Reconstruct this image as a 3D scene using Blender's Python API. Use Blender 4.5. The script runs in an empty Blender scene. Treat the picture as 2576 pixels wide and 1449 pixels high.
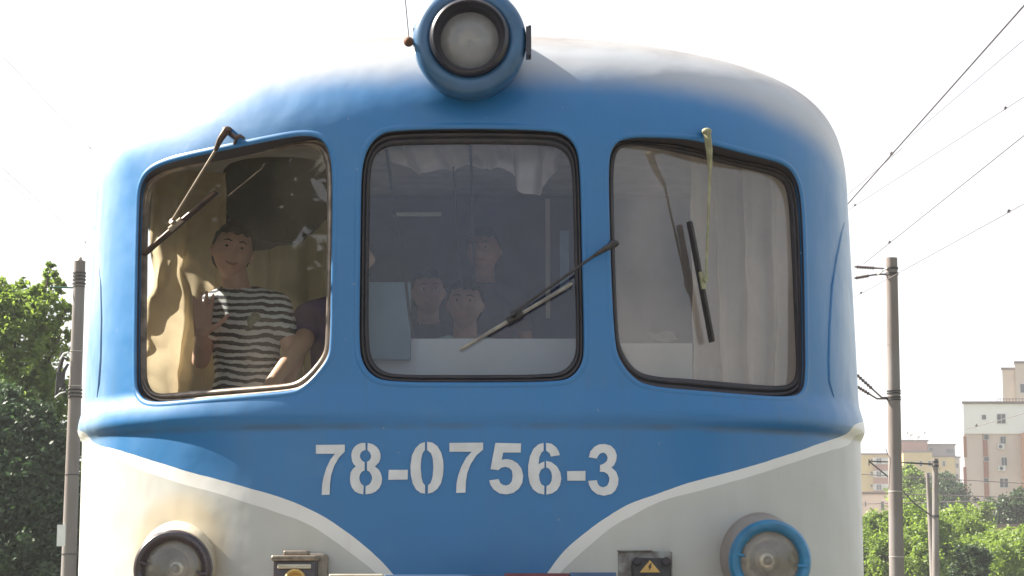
import bpy, bmesh, math, random
import numpy as np
from mathutils import Vector, Matrix, noise as mnoise
from mathutils.geometry import tessellate_polygon
random.seed(7)
RNG = np.random.default_rng(11)
R = math.radians
scene = bpy.context.scene
COL = scene.collection

# ------------------------------------------------------------------ camera
F = 5100.0                      # focal length for a picture 2576 wide
PITCH = math.atan(725.0 / F)
CAM = Vector((0.151, -6.7, 1.6))
cd = bpy.data.cameras.new('camera')
cam = bpy.data.objects.new('camera', cd)
COL.objects.link(cam)
cam.location = CAM
cam.rotation_euler = (R(90) + PITCH, 0, 0)
cd.sensor_width = 36.0
cd.lens = 36.0 * F / 2576.0
cd.clip_start = 0.1
cd.clip_end = 5000
scene.camera = cam

# ------------------------------------------------------------------ light
SUN_EL = R(40)
SUN_H = Vector((-0.95, 0.32, 0)).normalized()
SUN = Vector((SUN_H.x * math.cos(SUN_EL), SUN_H.y * math.cos(SUN_EL), math.sin(SUN_EL)))
w = bpy.data.worlds.new('World'); scene.world = w; w.use_nodes = True
nt = w.node_tree; nt.nodes.clear()
sky = nt.nodes.new('ShaderNodeTexSky'); sky.sky_type = 'NISHITA'; sky.sun_disc = False
sky.sun_elevation = SUN_EL
sky.sun_rotation = math.atan2(SUN_H.x, SUN_H.y)
sky.air_density = 1.0; sky.dust_density = 3.0; sky.ozone_density = 1.0
hs = nt.nodes.new('ShaderNodeHueSaturation'); hs.inputs['Saturation'].default_value = 0.75
bg = nt.nodes.new('ShaderNodeBackground'); bg.inputs[1].default_value = 0.062
wo = nt.nodes.new('ShaderNodeOutputWorld')
# thin white summer cloud over the clear sky
veil = nt.nodes.new('ShaderNodeMix'); veil.data_type = 'RGBA'; veil.inputs[0].default_value = .6
tcw = nt.nodes.new('ShaderNodeTexCoord'); nw = nt.nodes.new('ShaderNodeTexNoise'); nw.inputs['Scale'].default_value = 2.2; nw.inputs['Detail'].default_value = 5
mw = nt.nodes.new('ShaderNodeMapping'); mw.inputs['Scale'].default_value = (1, 1, 2.5)
cr = nt.nodes.new('ShaderNodeMix'); cr.data_type = 'RGBA'; cr.inputs[6].default_value = (4.2, 4.35, 4.6, 1); cr.inputs[7].default_value = (5.6, 5.6, 5.6, 1)
nt.links.new(tcw.outputs['Generated'], mw.inputs[0]); nt.links.new(mw.outputs[0], nw.inputs['Vector']); nt.links.new(nw.outputs[0], cr.inputs[0])
# the cloud thickens toward the sun's side, the sky opposite stays bluer
dp = nt.nodes.new('ShaderNodeVectorMath'); dp.operation = 'DOT_PRODUCT'; dp.inputs[1].default_value = Vector((-.35, .93, .1)).normalized()
nt.links.new(tcw.outputs['Generated'], dp.inputs[0])
vr = nt.nodes.new('ShaderNodeMapRange'); vr.inputs[1].default_value = -.6; vr.inputs[2].default_value = .5; vr.inputs[3].default_value = .30; vr.inputs[4].default_value = .80
nt.links.new(dp.outputs['Value'], vr.inputs[0]); nt.links.new(vr.outputs[0], veil.inputs[0])
nt.links.new(sky.outputs[0], hs.inputs['Color']); nt.links.new(hs.outputs[0], veil.inputs[6]); nt.links.new(cr.outputs[2], veil.inputs[7])
nt.links.new(veil.outputs[2], bg.inputs[0])
nt.links.new(bg.outputs[0], wo.inputs[0])
sd = bpy.data.lights.new('sun', 'SUN'); sd.energy = 5.0; sd.angle = R(0.5); sd.color = (1.0, 0.92, 0.80)
so = bpy.data.objects.new('sun', sd); COL.objects.link(so)
so.rotation_euler = (-SUN).to_track_quat('-Z', 'Y').to_euler()
scene.view_settings.view_transform = 'Standard'
scene.view_settings.look = 'None'
scene.view_settings.exposure = 1.95
scene.view_settings.gamma = 1.0

# ------------------------------------------------------------------ pixel helpers
FW = Vector((0, math.cos(PITCH), math.sin(PITCH)))
UP = Vector((0, -math.sin(PITCH), math.cos(PITCH)))
def ray(px, py):
    return FW + Vector((1, 0, 0)) * ((px - 1288) / F) + UP * ((724.5 - py) / F)
def P(px, py, Y):
    """world point seen at picture position (px, py) in the vertical plane y = Y"""
    d = ray(px, py)
    return CAM + d * ((Y - CAM.y) / d.y)

# ------------------------------------------------------------------ tagging
def tag(o, label=None, cat=None, group=None, kind=None):
    if label: o['label'] = label
    if cat: o['category'] = cat
    if group: o['group'] = group
    if kind: o['kind'] = kind
    return o
def empty(name, loc, label=None, cat=None, group=None):
    o = bpy.data.objects.new(name, None); COL.objects.link(o); o.location = loc
    o.empty_display_size = 0.1
    return tag(o, label, cat, group)
def link_mesh(name, me, mats, parent=None, smooth=True, sharp=40):
    o = bpy.data.objects.new(name, me); COL.objects.link(o)
    if not isinstance(mats, (list, tuple)): mats = [mats]
    for m in mats: me.materials.append(m)
    if smooth:
        me.polygons.foreach_set('use_smooth', [True] * len(me.polygons))
        me.set_sharp_from_angle(angle=R(sharp))
    if parent:
        o.parent = parent
        o.matrix_parent_inverse = parent_world(parent).inverted()
    return o
def parent_world(p):
    m = Matrix.LocRotScale(p.location, p.rotation_euler, p.scale)
    if p.parent: m = parent_world(p.parent) @ p.matrix_parent_inverse @ m
    return m

class MB:
    """collects geometry for ONE mesh, in world coordinates"""
    def __init__(s): s.v = []; s.f = []; s.mi = []; s.cur = 0
    def add(s, vs, fs):
        n = len(s.v); s.v += [tuple(v) for v in vs]
        for f in fs: s.f.append(tuple(i + n for i in f)); s.mi.append(s.cur)
    def box(s, a, b, rot=None, c=None):
        x0, y0, z0 = a; x1, y1, z1 = b
        vs = [Vector(p) for p in ((x0,y0,z0),(x1,y0,z0),(x1,y1,z0),(x0,y1,z0),(x0,y0,z1),(x1,y0,z1),(x1,y1,z1),(x0,y1,z1))]
        if rot is not None:
            c = Vector(c) if c is not None else sum(vs, Vector()) / 8
            vs = [rot @ (v - c) + c for v in vs]
        s.add(vs, [(0,3,2,1),(4,5,6,7),(0,1,5,4),(1,2,6,5),(2,3,7,6),(3,0,4,7)])
    def grid(s, rows, closed=False, flip=False):
        nr, nc = len(rows), len(rows[0]); vs = [p for r in rows for p in r]; fs = []
        for i in range(nr - 1):
            for j in range(nc if closed else nc - 1):
                k = (j + 1) % nc
                q = (i*nc+j, i*nc+k, (i+1)*nc+k, (i+1)*nc+j)
                fs.append(q[::-1] if flip else q)
        s.add(vs, fs)
    def tube(s, pts, rad, n=12, cap=True, sx=1.0, up=None):
        pts = [Vector(p) for p in pts]
        if not isinstance(rad, (list, tuple)): rad = [rad] * len(pts)
        rows = []; u0 = None
        for i, p in enumerate(pts):
            t = (pts[min(i+1, len(pts)-1)] - pts[max(i-1, 0)]).normalized()
            if u0 is None:
                ref = Vector(up) if up is not None else (Vector((0,0,1)) if abs(t.z) < .9 else Vector((0,1,0)))
                u0 = (ref - t * ref.dot(t)).normalized()
            else: u0 = (u0 - t * u0.dot(t)).normalized()
            b = t.cross(u0)
            rows.append([p + u0 * (rad[i]*math.cos(a)) + b * (rad[i]*sx*math.sin(a)) for a in [2*math.pi*k/n for k in range(n)]])
        s.grid(rows, closed=True)
        if cap:
            m = len(s.v) - len(rows)*n
            s.f.append(tuple(range(m + n - 1, m - 1, -1))); s.mi.append(s.cur)
            e = m + (len(rows)-1)*n
            s.f.append(tuple(range(e, e + n))); s.mi.append(s.cur)
    def lathe(s, prof, c, axis=Vector((0,-1,0)), n=64):
        """prof: list of (radius, distance along axis)"""
        axis = Vector(axis).normalized()
        ref = Vector((0,0,1)) if abs(axis.z) < .9 else Vector((1,0,0))
        u = (ref - axis * ref.dot(axis)).normalized(); b = axis.cross(u); c = Vector(c)
        rows = [[c + axis*h + u*(r*math.cos(a)) + b*(r*math.sin(a)) for a in [2*math.pi*k/n for k in range(n)]] for r, h in prof]
        s.grid(rows, closed=True)
    def sphere(s, c, r, n=12, scale=(1,1,1)):
        c = Vector(c); rows = []
        for i in range(n + 1):
            a = math.pi * i / n
            rows.append([c + Vector((r*scale[0]*math.sin(max(a,1e-3) if a<3 else min(a,math.pi-1e-3))*math.cos(q), r*scale[1]*math.sin(max(a,1e-3) if a<3 else min(a,math.pi-1e-3))*math.sin(q), r*scale[2]*math.cos(a))) for q in [2*math.pi*k/(2*n) for k in range(2*n)]])
        s.grid(rows, closed=True)
    def mesh(s, name):
        me = bpy.data.meshes.new(name); me.from_pydata(s.v, [], s.f); me.update()
        bm = bmesh.new(); bm.from_mesh(me)
        bmesh.ops.recalc_face_normals(bm, faces=bm.faces)
        bm.to_mesh(me); bm.free()
        return me
    def build(s, name, mats, parent=None, smooth=True, sharp=40):
        me = s.mesh(name)
        o = link_mesh(name, me, mats, parent, smooth, sharp)
        if any(s.mi) and len(s.mi) == len(me.polygons): me.polygons.foreach_set('material_index', s.mi)
        return o

# ------------------------------------------------------------------ materials
def new_mat(name):
    m = bpy.data.materials.new(name); m.use_nodes = True
    nt = m.node_tree; nt.nodes.clear()
    out = nt.nodes.new('ShaderNodeOutputMaterial')
    return m, nt, out
def N_(nt, t, **kw):
    n = nt.nodes.new(t)
    for k, v in kw.items():
        if k.startswith('i_'):
            n.inputs[k[2:].replace('_', ' ')].default_value = v
        else: setattr(n, k, v)
    return n
def mathn(nt, op, a, b=None, c=None):
    n = nt.nodes.new('ShaderNodeMath'); n.operation = op
    for i, v in enumerate((a, b, c)):
        if v is None: continue
        if hasattr(v, 'is_linked') or hasattr(v, 'links'): nt.links.new(v, n.inputs[i])
        else: n.inputs[i].default_value = v
    return n.outputs[0]
def mixc(nt, fac, a, b, mode='MIX'):
    n = nt.nodes.new('ShaderNodeMix'); n.data_type = 'RGBA'; n.blend_type = mode
    for v, k in ((fac, 0), (a, 6), (b, 7)):
        if hasattr(v, 'links'): nt.links.new(v, n.inputs[k])
        elif k == 0: n.inputs[0].default_value = v
        else: n.inputs[k].default_value = (v[0], v[1], v[2], 1)
    return n.outputs[2]
def noise(nt, vec, scale, detail=4, rough=.55, stretch=None, out=0):
    if stretch:
        mp = nt.nodes.new('ShaderNodeMapping'); mp.inputs['Scale'].default_value = stretch
        nt.links.new(vec, mp.inputs['Vector']); vec = mp.outputs[0]
    n = nt.nodes.new('ShaderNodeTexNoise'); n.inputs['Scale'].default_value = scale
    n.inputs['Detail'].default_value = detail; n.inputs['Roughness'].default_value = rough
    nt.links.new(vec, n.inputs['Vector'])
    return n.outputs[out]
def maprange(nt, v, a, b, c=0.0, d=1.0, smooth=False):
    n = nt.nodes.new('ShaderNodeMapRange'); n.clamp = True
    if smooth: n.interpolation_type = 'SMOOTHSTEP'
    nt.links.new(v, n.inputs[0])
    for i, q in enumerate((a, b, c, d)): n.inputs[i + 1].default_value = q
    return n.outputs[0]
def simple(name, col, rough=.6, metal=0.0, var=.25, nscale=8.0, col2=None, bump=0.0, bscale=60.0, coat=0.0, spec=.5, stretch=None):
    m, nt, out = new_mat(name)
    bs = N_(nt, 'ShaderNodeBsdfPrincipled'); nt.links.new(bs.outputs[0], out.inputs[0])
    tc = N_(nt, 'ShaderNodeTexCoord').outputs['Object']
    n = noise(nt, tc, nscale, stretch=stretch)
    c2 = col2 if col2 else tuple(c * (1 - var) for c in col)
    c = mixc(nt, maprange(nt, n, .35, .68), col, c2)
    nt.links.new(c, bs.inputs['Base Color'])
    rr = maprange(nt, n, .3, .7, max(0, rough - .07), min(1, rough + .1)); nt.links.new(rr, bs.inputs['Roughness'])
    bs.inputs['Metallic'].default_value = metal
    bs.inputs['Coat Weight'].default_value = coat
    bs.inputs['Specular IOR Level'].default_value = spec
    if bump:
        b = N_(nt, 'ShaderNodeBump'); b.inputs['Strength'].default_value = bump; b.inputs['Distance'].default_value = .01
        nt.links.new(noise(nt, tc, bscale), b.inputs['Height']); nt.links.new(b.outputs[0], bs.inputs['Normal'])
    return m

M = {}
M['rubber'] = simple('rubber', (.022, .022, .030), .55, var=.4, nscale=14, col2=(.045, .038, .042))
M['alu_frame'] = simple('alu_frame', (.30, .25, .21), .35, metal=.6, nscale=20, var=.5)
M['dark_metal'] = simple('dark_metal', (.055, .04, .04), .45, metal=.3, nscale=40, var=.5, col2=(.12, .075, .05))
M['wiper'] = simple('wiper', (.035, .032, .032), .45, nscale=30, var=.5)
M['bare_metal'] = simple('bare_metal', (.32, .27, .21), .5, metal=.5, nscale=40, var=.4)
M['olive'] = simple('olive', (.33, .33, .20), .55, nscale=25, var=.4)
M['rust'] = simple('rust', (.16, .075, .04), .8, nscale=30, var=.5)
M['lamp_blue'] = simple('lamp_blue', (.032, .115, .24), .36, nscale=7, var=.35, coat=.3, bump=.05, bscale=14)
M['ring_blue'] = simple('ring_blue', (.03, .20, .38), .4, nscale=14, var=.35, coat=.2, bump=.1)
M['ring_brown'] = simple('ring_brown', (.06, .045, .05), .3, nscale=12, var=.4, coat=.4)
M['black_rim'] = simple('black_rim', (.018, .018, .03), .35, nscale=12, var=.3, coat=.3)
M['cream'] = simple('cream', (.56, .53, .43), .5, nscale=9, col2=(.42, .34, .22), coat=.2)
M['cream_grey'] = simple('cream_grey', (.27, .25, .24), .5, nscale=9, col2=(.25, .21, .18))
M['white_number'] = simple('white_number', (.62, .64, .64), .5, nscale=18, var=.14)
M['inner_wall'] = simple('inner_wall', (.34, .33, .31), .7)
M['desk'] = simple('desk', (.66, .70, .68), .6, var=.08, nscale=3)
M['desk_box'] = simple('desk_box', (.16, .25, .29), .6, var=.2, nscale=5)
M['cable'] = simple('cable', (.008, .008, .010), .6)
M['concrete'] = simple('concrete', (.19, .178, .175), .9, nscale=2.2, col2=(.15, .125, .115), bump=.3, bscale=25, stretch=(1,1,.25))
M['concrete_light'] = simple('concrete_light', (.42, .40, .37), .9, nscale=2.2, bump=.2, bscale=25)
M['band'] = simple('band', (.03, .028, .03), .6)
M['insulator'] = simple('insulator', (.07, .045, .04), .25, coat=.5)
M['wire'] = simple('wire', (.10, .085, .09), .5, metal=.3)
M['wire_pale'] = simple('wire_pale', (.16, .14, .15), .5, metal=.3)
M['plate_white'] = simple('plate_white', (.7, .72, .72), .5, var=.1)
M['bark'] = simple('bark', (.09, .065, .045), .9, nscale=6, bump=.6, bscale=12)
M['gravel'] = simple('gravel', (.17, .155, .14), .95, nscale=18, var=.5, bump=.7, bscale=30)
M['soil'] = simple('soil', (.10, .12, .05), .95, nscale=.6, var=.5, col2=(.16, .14, .09))
M['steel'] = simple('steel', (.25, .20, .17), .4, metal=.7)
M['sleeper'] = simple('sleeper', (.20, .19, .18), .9)
M['underframe'] = simple('underframe', (.03, .03, .03), .8)
M['yellow_sign'] = simple('yellow_sign', (.62, .40, .12), .5, var=.25, nscale=40)
M['black_sign'] = simple('black_sign', (.02, .02, .02), .5)
M['maroon'] = simple('maroon', (.13, .03, .035), .5, nscale=20)
M['bar_blue'] = simple('bar_blue', (.05, .10, .20), .5, nscale=20)

def cloth_mat(name, col, transl=.35, var=.2, nscale=5):
    m, nt, out = new_mat(name)
    tc = N_(nt, 'ShaderNodeTexCoord').outputs['Object']
    c = mixc(nt, maprange(nt, noise(nt, tc, nscale), .35, .68), col, tuple(q * (1 - var) for q in col))
    d = N_(nt, 'ShaderNodeBsdfDiffuse'); t = N_(nt, 'ShaderNodeBsdfTranslucent'); mx = N_(nt, 'ShaderNodeMixShader')
    nt.links.new(c, d.inputs[0]); nt.links.new(c, t.inputs[0]); mx.inputs[0].default_value = transl
    nt.links.new(d.outputs[0], mx.inputs[1]); nt.links.new(t.outputs[0], mx.inputs[2]); nt.links.new(mx.outputs[0], out.inputs[0])
    b = N_(nt, 'ShaderNodeBump'); b.inputs['Strength'].default_value = .35; b.inputs['Distance'].default_value = .02
    nt.links.new(noise(nt, tc, 9, 5, .6), b.inputs['Height']); nt.links.new(b.outputs[0], d.inputs['Normal'])
    return m
M['khaki'] = cloth_mat('khaki', (.70, .60, .42), .3)
M['khaki_dark'] = cloth_mat('khaki_dark', (.52, .48, .34), .3)
M['beige_cloth'] = cloth_mat('beige_cloth', (.78, .71, .64), .45, .12)
M['pale_cloth'] = cloth_mat('pale_cloth', (.80, .74, .68), .3, .1)
M['purple_shirt'] = cloth_mat('purple_shirt', (.12, .09, .20), .05)
M['dark_shirt'] = cloth_mat('dark_shirt', (.10, .09, .14), .05)
M['green_shirt'] = cloth_mat('green_shirt', (.30, .48, .44), .05)
M['jeans'] = cloth_mat('jeans', (.04, .05, .09), .0)
M['print'] = cloth_mat('print', (.26, .30, .24), .0, .5, 60)
M['skin'] = simple('skin', (.62, .38, .30), .5, var=.12, nscale=12)
M['skin_tan'] = simple('skin_tan', (.58, .38, .27), .5, var=.12, nscale=12)
M['hair'] = simple('hair', (.018, .013, .012), .85, var=.3, nscale=60, bump=.3, bscale=120, spec=.2)
M['eye_white'] = simple('eye_white', (.34, .30, .28), .4, var=.05)
M['lips'] = simple('lips', (.36, .15, .12), .5)
M['skin_shaded'] = simple('skin_shaded', (.30, .17, .13), .6, var=.2, nscale=12)  # skin colour darkened for faces in the dim cab

def stripes_mat():
    m, nt, out = new_mat('striped_jersey')
    bs = N_(nt, 'ShaderNodeBsdfPrincipled'); bs.inputs['Roughness'].default_value = .85
    nt.links.new(bs.outputs[0], out.inputs[0])
    tc = N_(nt, 'ShaderNodeTexCoord').outputs['Object']
    sp = N_(nt, 'ShaderNodeSeparateXYZ'); nt.links.new(tc, sp.inputs[0])
    z = mathn(nt, 'ADD', sp.outputs[2], mathn(nt, 'MULTIPLY', noise(nt, tc, 6.0), .07))
    z = mathn(nt, 'ADD', z, mathn(nt, 'MULTIPLY', sp.outputs[0], .05))
    f = mathn(nt, 'FRACT', mathn(nt, 'MULTIPLY', z, 1 / .029))
    s = mathn(nt, 'GREATER_THAN', f, .5)
    nt.links.new(mixc(nt, s, (.025, .03, .045), (.62, .68, .70)), bs.inputs['Base Color'])
    return m
M['stripes'] = stripes_mat()

def glass_mat(name, tint, dirt_glare, dirt_glare_col, refl=1.9):
    m, nt, out = new_mat(name)
    tc = N_(nt, 'ShaderNodeTexCoord').outputs['Object']
    tr = N_(nt, 'ShaderNodeBsdfTransparent'); tr.inputs[0].default_value = (*tint, 1)
    gl = N_(nt, 'ShaderNodeBsdfGlossy'); gl.inputs['Roughness'].default_value = .012
    fr = N_(nt, 'ShaderNodeFresnel'); fr.inputs[0].default_value = 1.5
    m1 = N_(nt, 'ShaderNodeMixShader'); m2 = N_(nt, 'ShaderNodeMixShader')
    nt.links.new(mathn(nt, 'MINIMUM', mathn(nt, 'MULTIPLY', fr.outputs[0], refl), 1.0), m1.inputs[0])
    nt.links.new(tr.outputs[0], m1.inputs[1]); nt.links.new(gl.outputs[0], m1.inputs[2])
    df = N_(nt, 'ShaderNodeBsdfDiffuse'); df.inputs[0].default_value = (*dirt_glare_col, 1)
    n = noise(nt, tc, 2.0, 6, .6, stretch=(1, 1, .55)); n2 = noise(nt, tc, 260, 2, .5)
    d = mathn(nt, 'ADD', maprange(nt, n, .36, .66, dirt_glare * .35, dirt_glare * 1.6), maprange(nt, n2, .78, .84, 0, .3))
    nt.links.new(d, m2.inputs[0]); nt.links.new(m1.outputs[0], m2.inputs[1]); nt.links.new(df.outputs[0], m2.inputs[2])
    nt.links.new(m2.outputs[0], out.inputs[0])
    return m
GL = {'left': glass_mat('window_glass', (.92, .91, .88), .085, (.62, .53, .42), 1.6),
      'center': glass_mat('window_glass_hazy', (.86, .88, .95), .085, (.15, .19, .40), 1.75),  # blue of the reflected sky is put into this dirt film's colour
      'right': glass_mat('window_glass_dusty', (.93, .91, .91), .20, (.62, .54, .50), 2.3)}

def lens_mat(name, d0, d1, dc):
    m, nt, out = new_mat(name)
    tc = N_(nt, 'ShaderNodeTexCoord').outputs['Object']
    tr = N_(nt, 'ShaderNodeBsdfTransparent'); tr.inputs[0].default_value = (.85, .83, .78, 1)
    gl = N_(nt, 'ShaderNodeBsdfGlossy'); gl.inputs['Roughness'].default_value = .05
    df = N_(nt, 'ShaderNodeBsdfDiffuse'); df.inputs[0].default_value = (*dc, 1)
    m1 = N_(nt, 'ShaderNodeMixShader'); m2 = N_(nt, 'ShaderNodeMixShader')
    m1.inputs[0].default_value = .10
    nt.links.new(tr.outputs[0], m1.inputs[1]); nt.links.new(gl.outputs[0], m1.inputs[2])
    nt.links.new(maprange(nt, noise(nt, tc, 9, 5), 0.3, .75, d0, d1), m2.inputs[0])
    nt.links.new(m1.outputs[0], m2.inputs[1]); nt.links.new(df.outputs[0], m2.inputs[2]); nt.links.new(m2.outputs[0], out.inputs[0])
    b = N_(nt, 'ShaderNodeBump'); b.inputs['Strength'].default_value = .5; b.inputs['Distance'].default_value = .01
    nt.links.new(noise(nt, tc, 22, 3), b.inputs['Height']); nt.links.new(b.outputs[0], gl.inputs['Normal'])
    return m
M['lens'] = lens_mat('lamp_lens', .10, .38, (.5, .47, .42))
M['frosted_lens'] = lens_mat('frosted_lens', .45, .85, (.34, .34, .345))
M['reflector'] = simple('reflector', (.72, .68, .60), .18, metal=.9, nscale=9, var=.6, bump=.3, bscale=9)
M['bulb'] = simple('bulb', (.16, .15, .12), .35)

def leaf_mat(name, c1, c2, tcol, k=.45):
    m, nt, out = new_mat(name)
    at = N_(nt, 'ShaderNodeAttribute'); at.attribute_name = 'tint'
    c = mixc(nt, at.outputs['Fac'], c1, c2)
    d = N_(nt, 'ShaderNodeBsdfPrincipled'); d.inputs['Roughness'].default_value = .55
    t = N_(nt, 'ShaderNodeBsdfTranslucent'); t.inputs[0].default_value = (*tcol, 1)
    nt.links.new(mixc(nt, at.outputs['Fac'], tcol, tuple(q * 1.5 for q in tcol)), t.inputs[0])
    mx = N_(nt, 'ShaderNodeMixShader'); mx.inputs[0].default_value = k
    nt.links.new(c, d.inputs['Base Color'])
    nt.links.new(d.outputs[0], mx.inputs[1]); nt.links.new(t.outputs[0], mx.inputs[2]); nt.links.new(mx.outputs[0], out.inputs[0])
    return m
M['leaf'] = leaf_mat('leaf', (.05, .09, .02), (.19, .25, .05), (.22, .32, .05), .48)
M['leaf_bright'] = leaf_mat('leaf_bright', (.10, .17, .028), (.19, .25, .05), (.22, .32, .04), .42)
M['leaf_shade'] = leaf_mat('leaf_shade', (.024, .052, .026), (.05, .09, .035), (.045, .085, .03), .3)  # leaf colour darkened to stand for the shade under the crown
M['leaf_dark'] = leaf_mat('leaf_dark', (.035, .06, .03), (.06, .10, .045), (.05, .09, .03), .35)

# ------------------------------------------------------------------ body surface of the railcar
AC, NX = 1.00, 2.40
ZB = 2.135                     # belt height
def ridge(z):
    if z > ZB: t = (z - ZB) / .105; return .034 * (1 - t*t)**2 if t < 1 else 0.0
    t = (ZB - z) / .045
    return .034 * (1 - t*t)**1.5 if t < 1 else 0.0
ZR, HR = 2.928, .6084
def Wz(z):
    b = 1.462 if z < 2.1 else 1.462 - .0272 * min(1, (z - 2.1) / .9) ** 1.1
    if z > ZR: b *= max(1e-4, 1 - min(1, (z - ZR) / HR) ** 3.16) ** (1 / 8.52)
    return b + ridge(z) * .35
ZN, HN, AN = 3.022, .5296, .5695
def Nz(z):
    if z <= ZN: return 0.0
    t = min(1, (z - ZN) / HN)
    return AN * (1 - math.sqrt(max(0, 1 - t ** 2.1)))
def Yf(x, z):
    W = Wz(z); t = min(1, abs(x) / W)
    return Nz(z) + AC * (1 - math.sqrt(max(0, 1 - t ** NX))) - ridge(z) * (.12 + .88 * t ** 1.5)
def hit(px, py, off=0.0):
    """point of the railcar front seen at (px,py)"""
    d = ray(px, py); prev = None
    for i in range(160):
        y = -.1 + i * .02; p = CAM + d * ((y - CAM.y) / d.y)
        if abs(p.x) < Wz(p.z) and p.z < ZR + HR and y >= Yf(p.x, p.z):
            lo, hi = y - .02, y
            for _ in range(25):
                mid = (lo + hi) / 2; q = CAM + d * ((mid - CAM.y) / d.y)
                if abs(q.x) < Wz(q.z) and mid >= Yf(q.x, q.z): hi = mid
                else: lo = mid
            q = CAM + d * ((hi - CAM.y) / d.y)
            return q - Vector((0, off, 0))
    return CAM + d * ((1.0 - CAM.y) / d.y)
def snorm(x, z):
    e = .004
    n = Vector(((Yf(x+e, z) - Yf(x-e, z)) / (2*e), -1, (Yf(x, z+e) - Yf(x, z-e)) / (2*e)))
    return n.normalized()

def smooth_closed(pts, n=200, it=2):
    """Chaikin-rounded closed outline resampled to n points"""
    p = [Vector(q) for q in pts]
    for _ in range(it):
        r = []
        for i in range(len(p)):
            a, b = p[i], p[(i+1) % len(p)]
            r += [a*.75 + b*.25, a*.25 + b*.75]
        p = r
    L = [0]
    for i in range(len(p)): L.append(L[-1] + (p[(i+1) % len(p)] - p[i]).length)
    out = []; j = 0
    for k in range(n):
        s = L[-1] * k / n
        while L[j+1] < s: j += 1
        t = (s - L[j]) / max(1e-9, L[j+1] - L[j]); out.append(p[j].lerp(p[(j+1) % len(p)], t))
    return out

WIN = {
 'left': dict(
  outer=[(345,520),(349,470),(362,440),(390,418),(440,400),(580,370),(700,345),(760,336),(800,340),(825,362),(838,410),(839,520),(836,700),(834,870),(826,905),(790,950),(760,976),(735,987),(600,997),(480,1007),(390,1015),(358,1008),(342,985),(338,950),(341,700)],
  inner=[(370,560),(374,500),(388,458),(420,436),(470,422),(600,395),(720,372),(775,366),(803,376),(818,402),(824,450),(823,600),(821,860),(814,893),(780,935),(752,957),(725,965),(600,974),(480,983),(415,990),(386,988),(372,970),(366,940),(368,750)]),
 'center': dict(
  outer=[(903,500),(906,420),(920,370),(950,335),(990,323),(1190,318),(1390,324),(1430,338),(1455,370),(1464,430),(1468,620),(1474,870),(1470,915),(1445,950),(1410,964),(1190,966),(975,965),(930,948),(905,910),(899,860),(901,700)],
  inner=[(930,520),(932,430),(940,395),(962,372),(1000,364),(1190,362),(1370,364),(1408,372),(1432,398),(1440,440),(1444,620),(1450,860),(1446,900),(1426,928),(1390,942),(1190,943),(1000,943),(958,932),(935,905),(927,860),(928,700)]),
 'right': dict(
  outer=[(1528,480),(1529,395),(1543,358),(1580,341),(1680,342),(1750,348),(1820,368),(1923,394),(1973,408),(2002,435),(2020,490),(2027,648),(2030,850),(2031,955),(2020,994),(1973,1002),(1800,989),(1627,975),(1587,950),(1554,905),(1543,860),(1534,698)],
  inner=[(1542,480),(1544,405),(1556,374),(1585,364),(1640,370),(1725,388),(1830,414),(1930,436),(1966,452),(1984,482),(1992,600),(2002,850),(2006,930),(1998,962),(1966,972),(1860,964),(1745,953),(1630,946),(1590,925),(1562,880),(1553,840),(1546,650)]),
}
def polyin(poly, x, y):
    c = False; n = len(poly); j = n - 1
    for i in range(n):
        xi, yi = poly[i]; xj, yj = poly[j]
        if (yi > y) != (yj > y) and x < (xj - xi) * (y - yi) / (yj - yi) + xi: c = not c
        j = i
    return c
for k, wn in WIN.items():
    o2 = smooth_closed([(a, b, 0) for a, b in wn['outer']], 220)
    i2 = smooth_closed([(a, b, 0) for a, b in wn['inner']], 220)
    wn['o3'] = [hit(p.x, p.y) for p in o2]
    wn['oxz'] = [(p.x, p.z) for p in wn['o3']]
    # glass plane: flat, behind the skin
    A = np.array([tuple(p) for p in wn['o3']]); c = A.mean(0)
    u, s_, vt = np.linalg.svd(A - c); nrm = Vector(vt[2]);
    if k == 'center': nrm = Vector((0, -1, 0))
    if nrm.y > 0: nrm = -nrm
    dmin = min((p - Vector(c)).dot(nrm) for p in wn['o3'])
    wn['n'] = nrm; wn['c'] = Vector(c) + nrm * (min(dmin, 0) - .050)
    def toplane(px, py, off=0.0, wn=wn):
        d = ray(px, py); q = wn['c'] + wn['n'] * off
        return CAM + d * ((q - CAM).dot(wn['n']) / d.dot(wn['n']))
    wn['toplane'] = toplane
    # inner outline matched to the outer one by angle round the middle
    cx = sum(p.x for p in i2) / 220; cy = sum(p.y for p in i2) / 220
    ia = [(math.atan2(p.y - cy, p.x - cx), p) for p in i2]
    ia.sort(key=lambda q: q[0]); aa = np.array([q[0] for q in ia])
    xs = np.array([q[1].x for q in ia]); ys = np.array([q[1].y for q in ia])
    g = []
    for p in o2:
        a = math.atan2(p.y - cy, p.x - cx)
        g.append((np.interp(a, aa, xs, period=2*math.pi), np.interp(a, aa, ys, period=2*math.pi)))
    wn['g2'] = g

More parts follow.
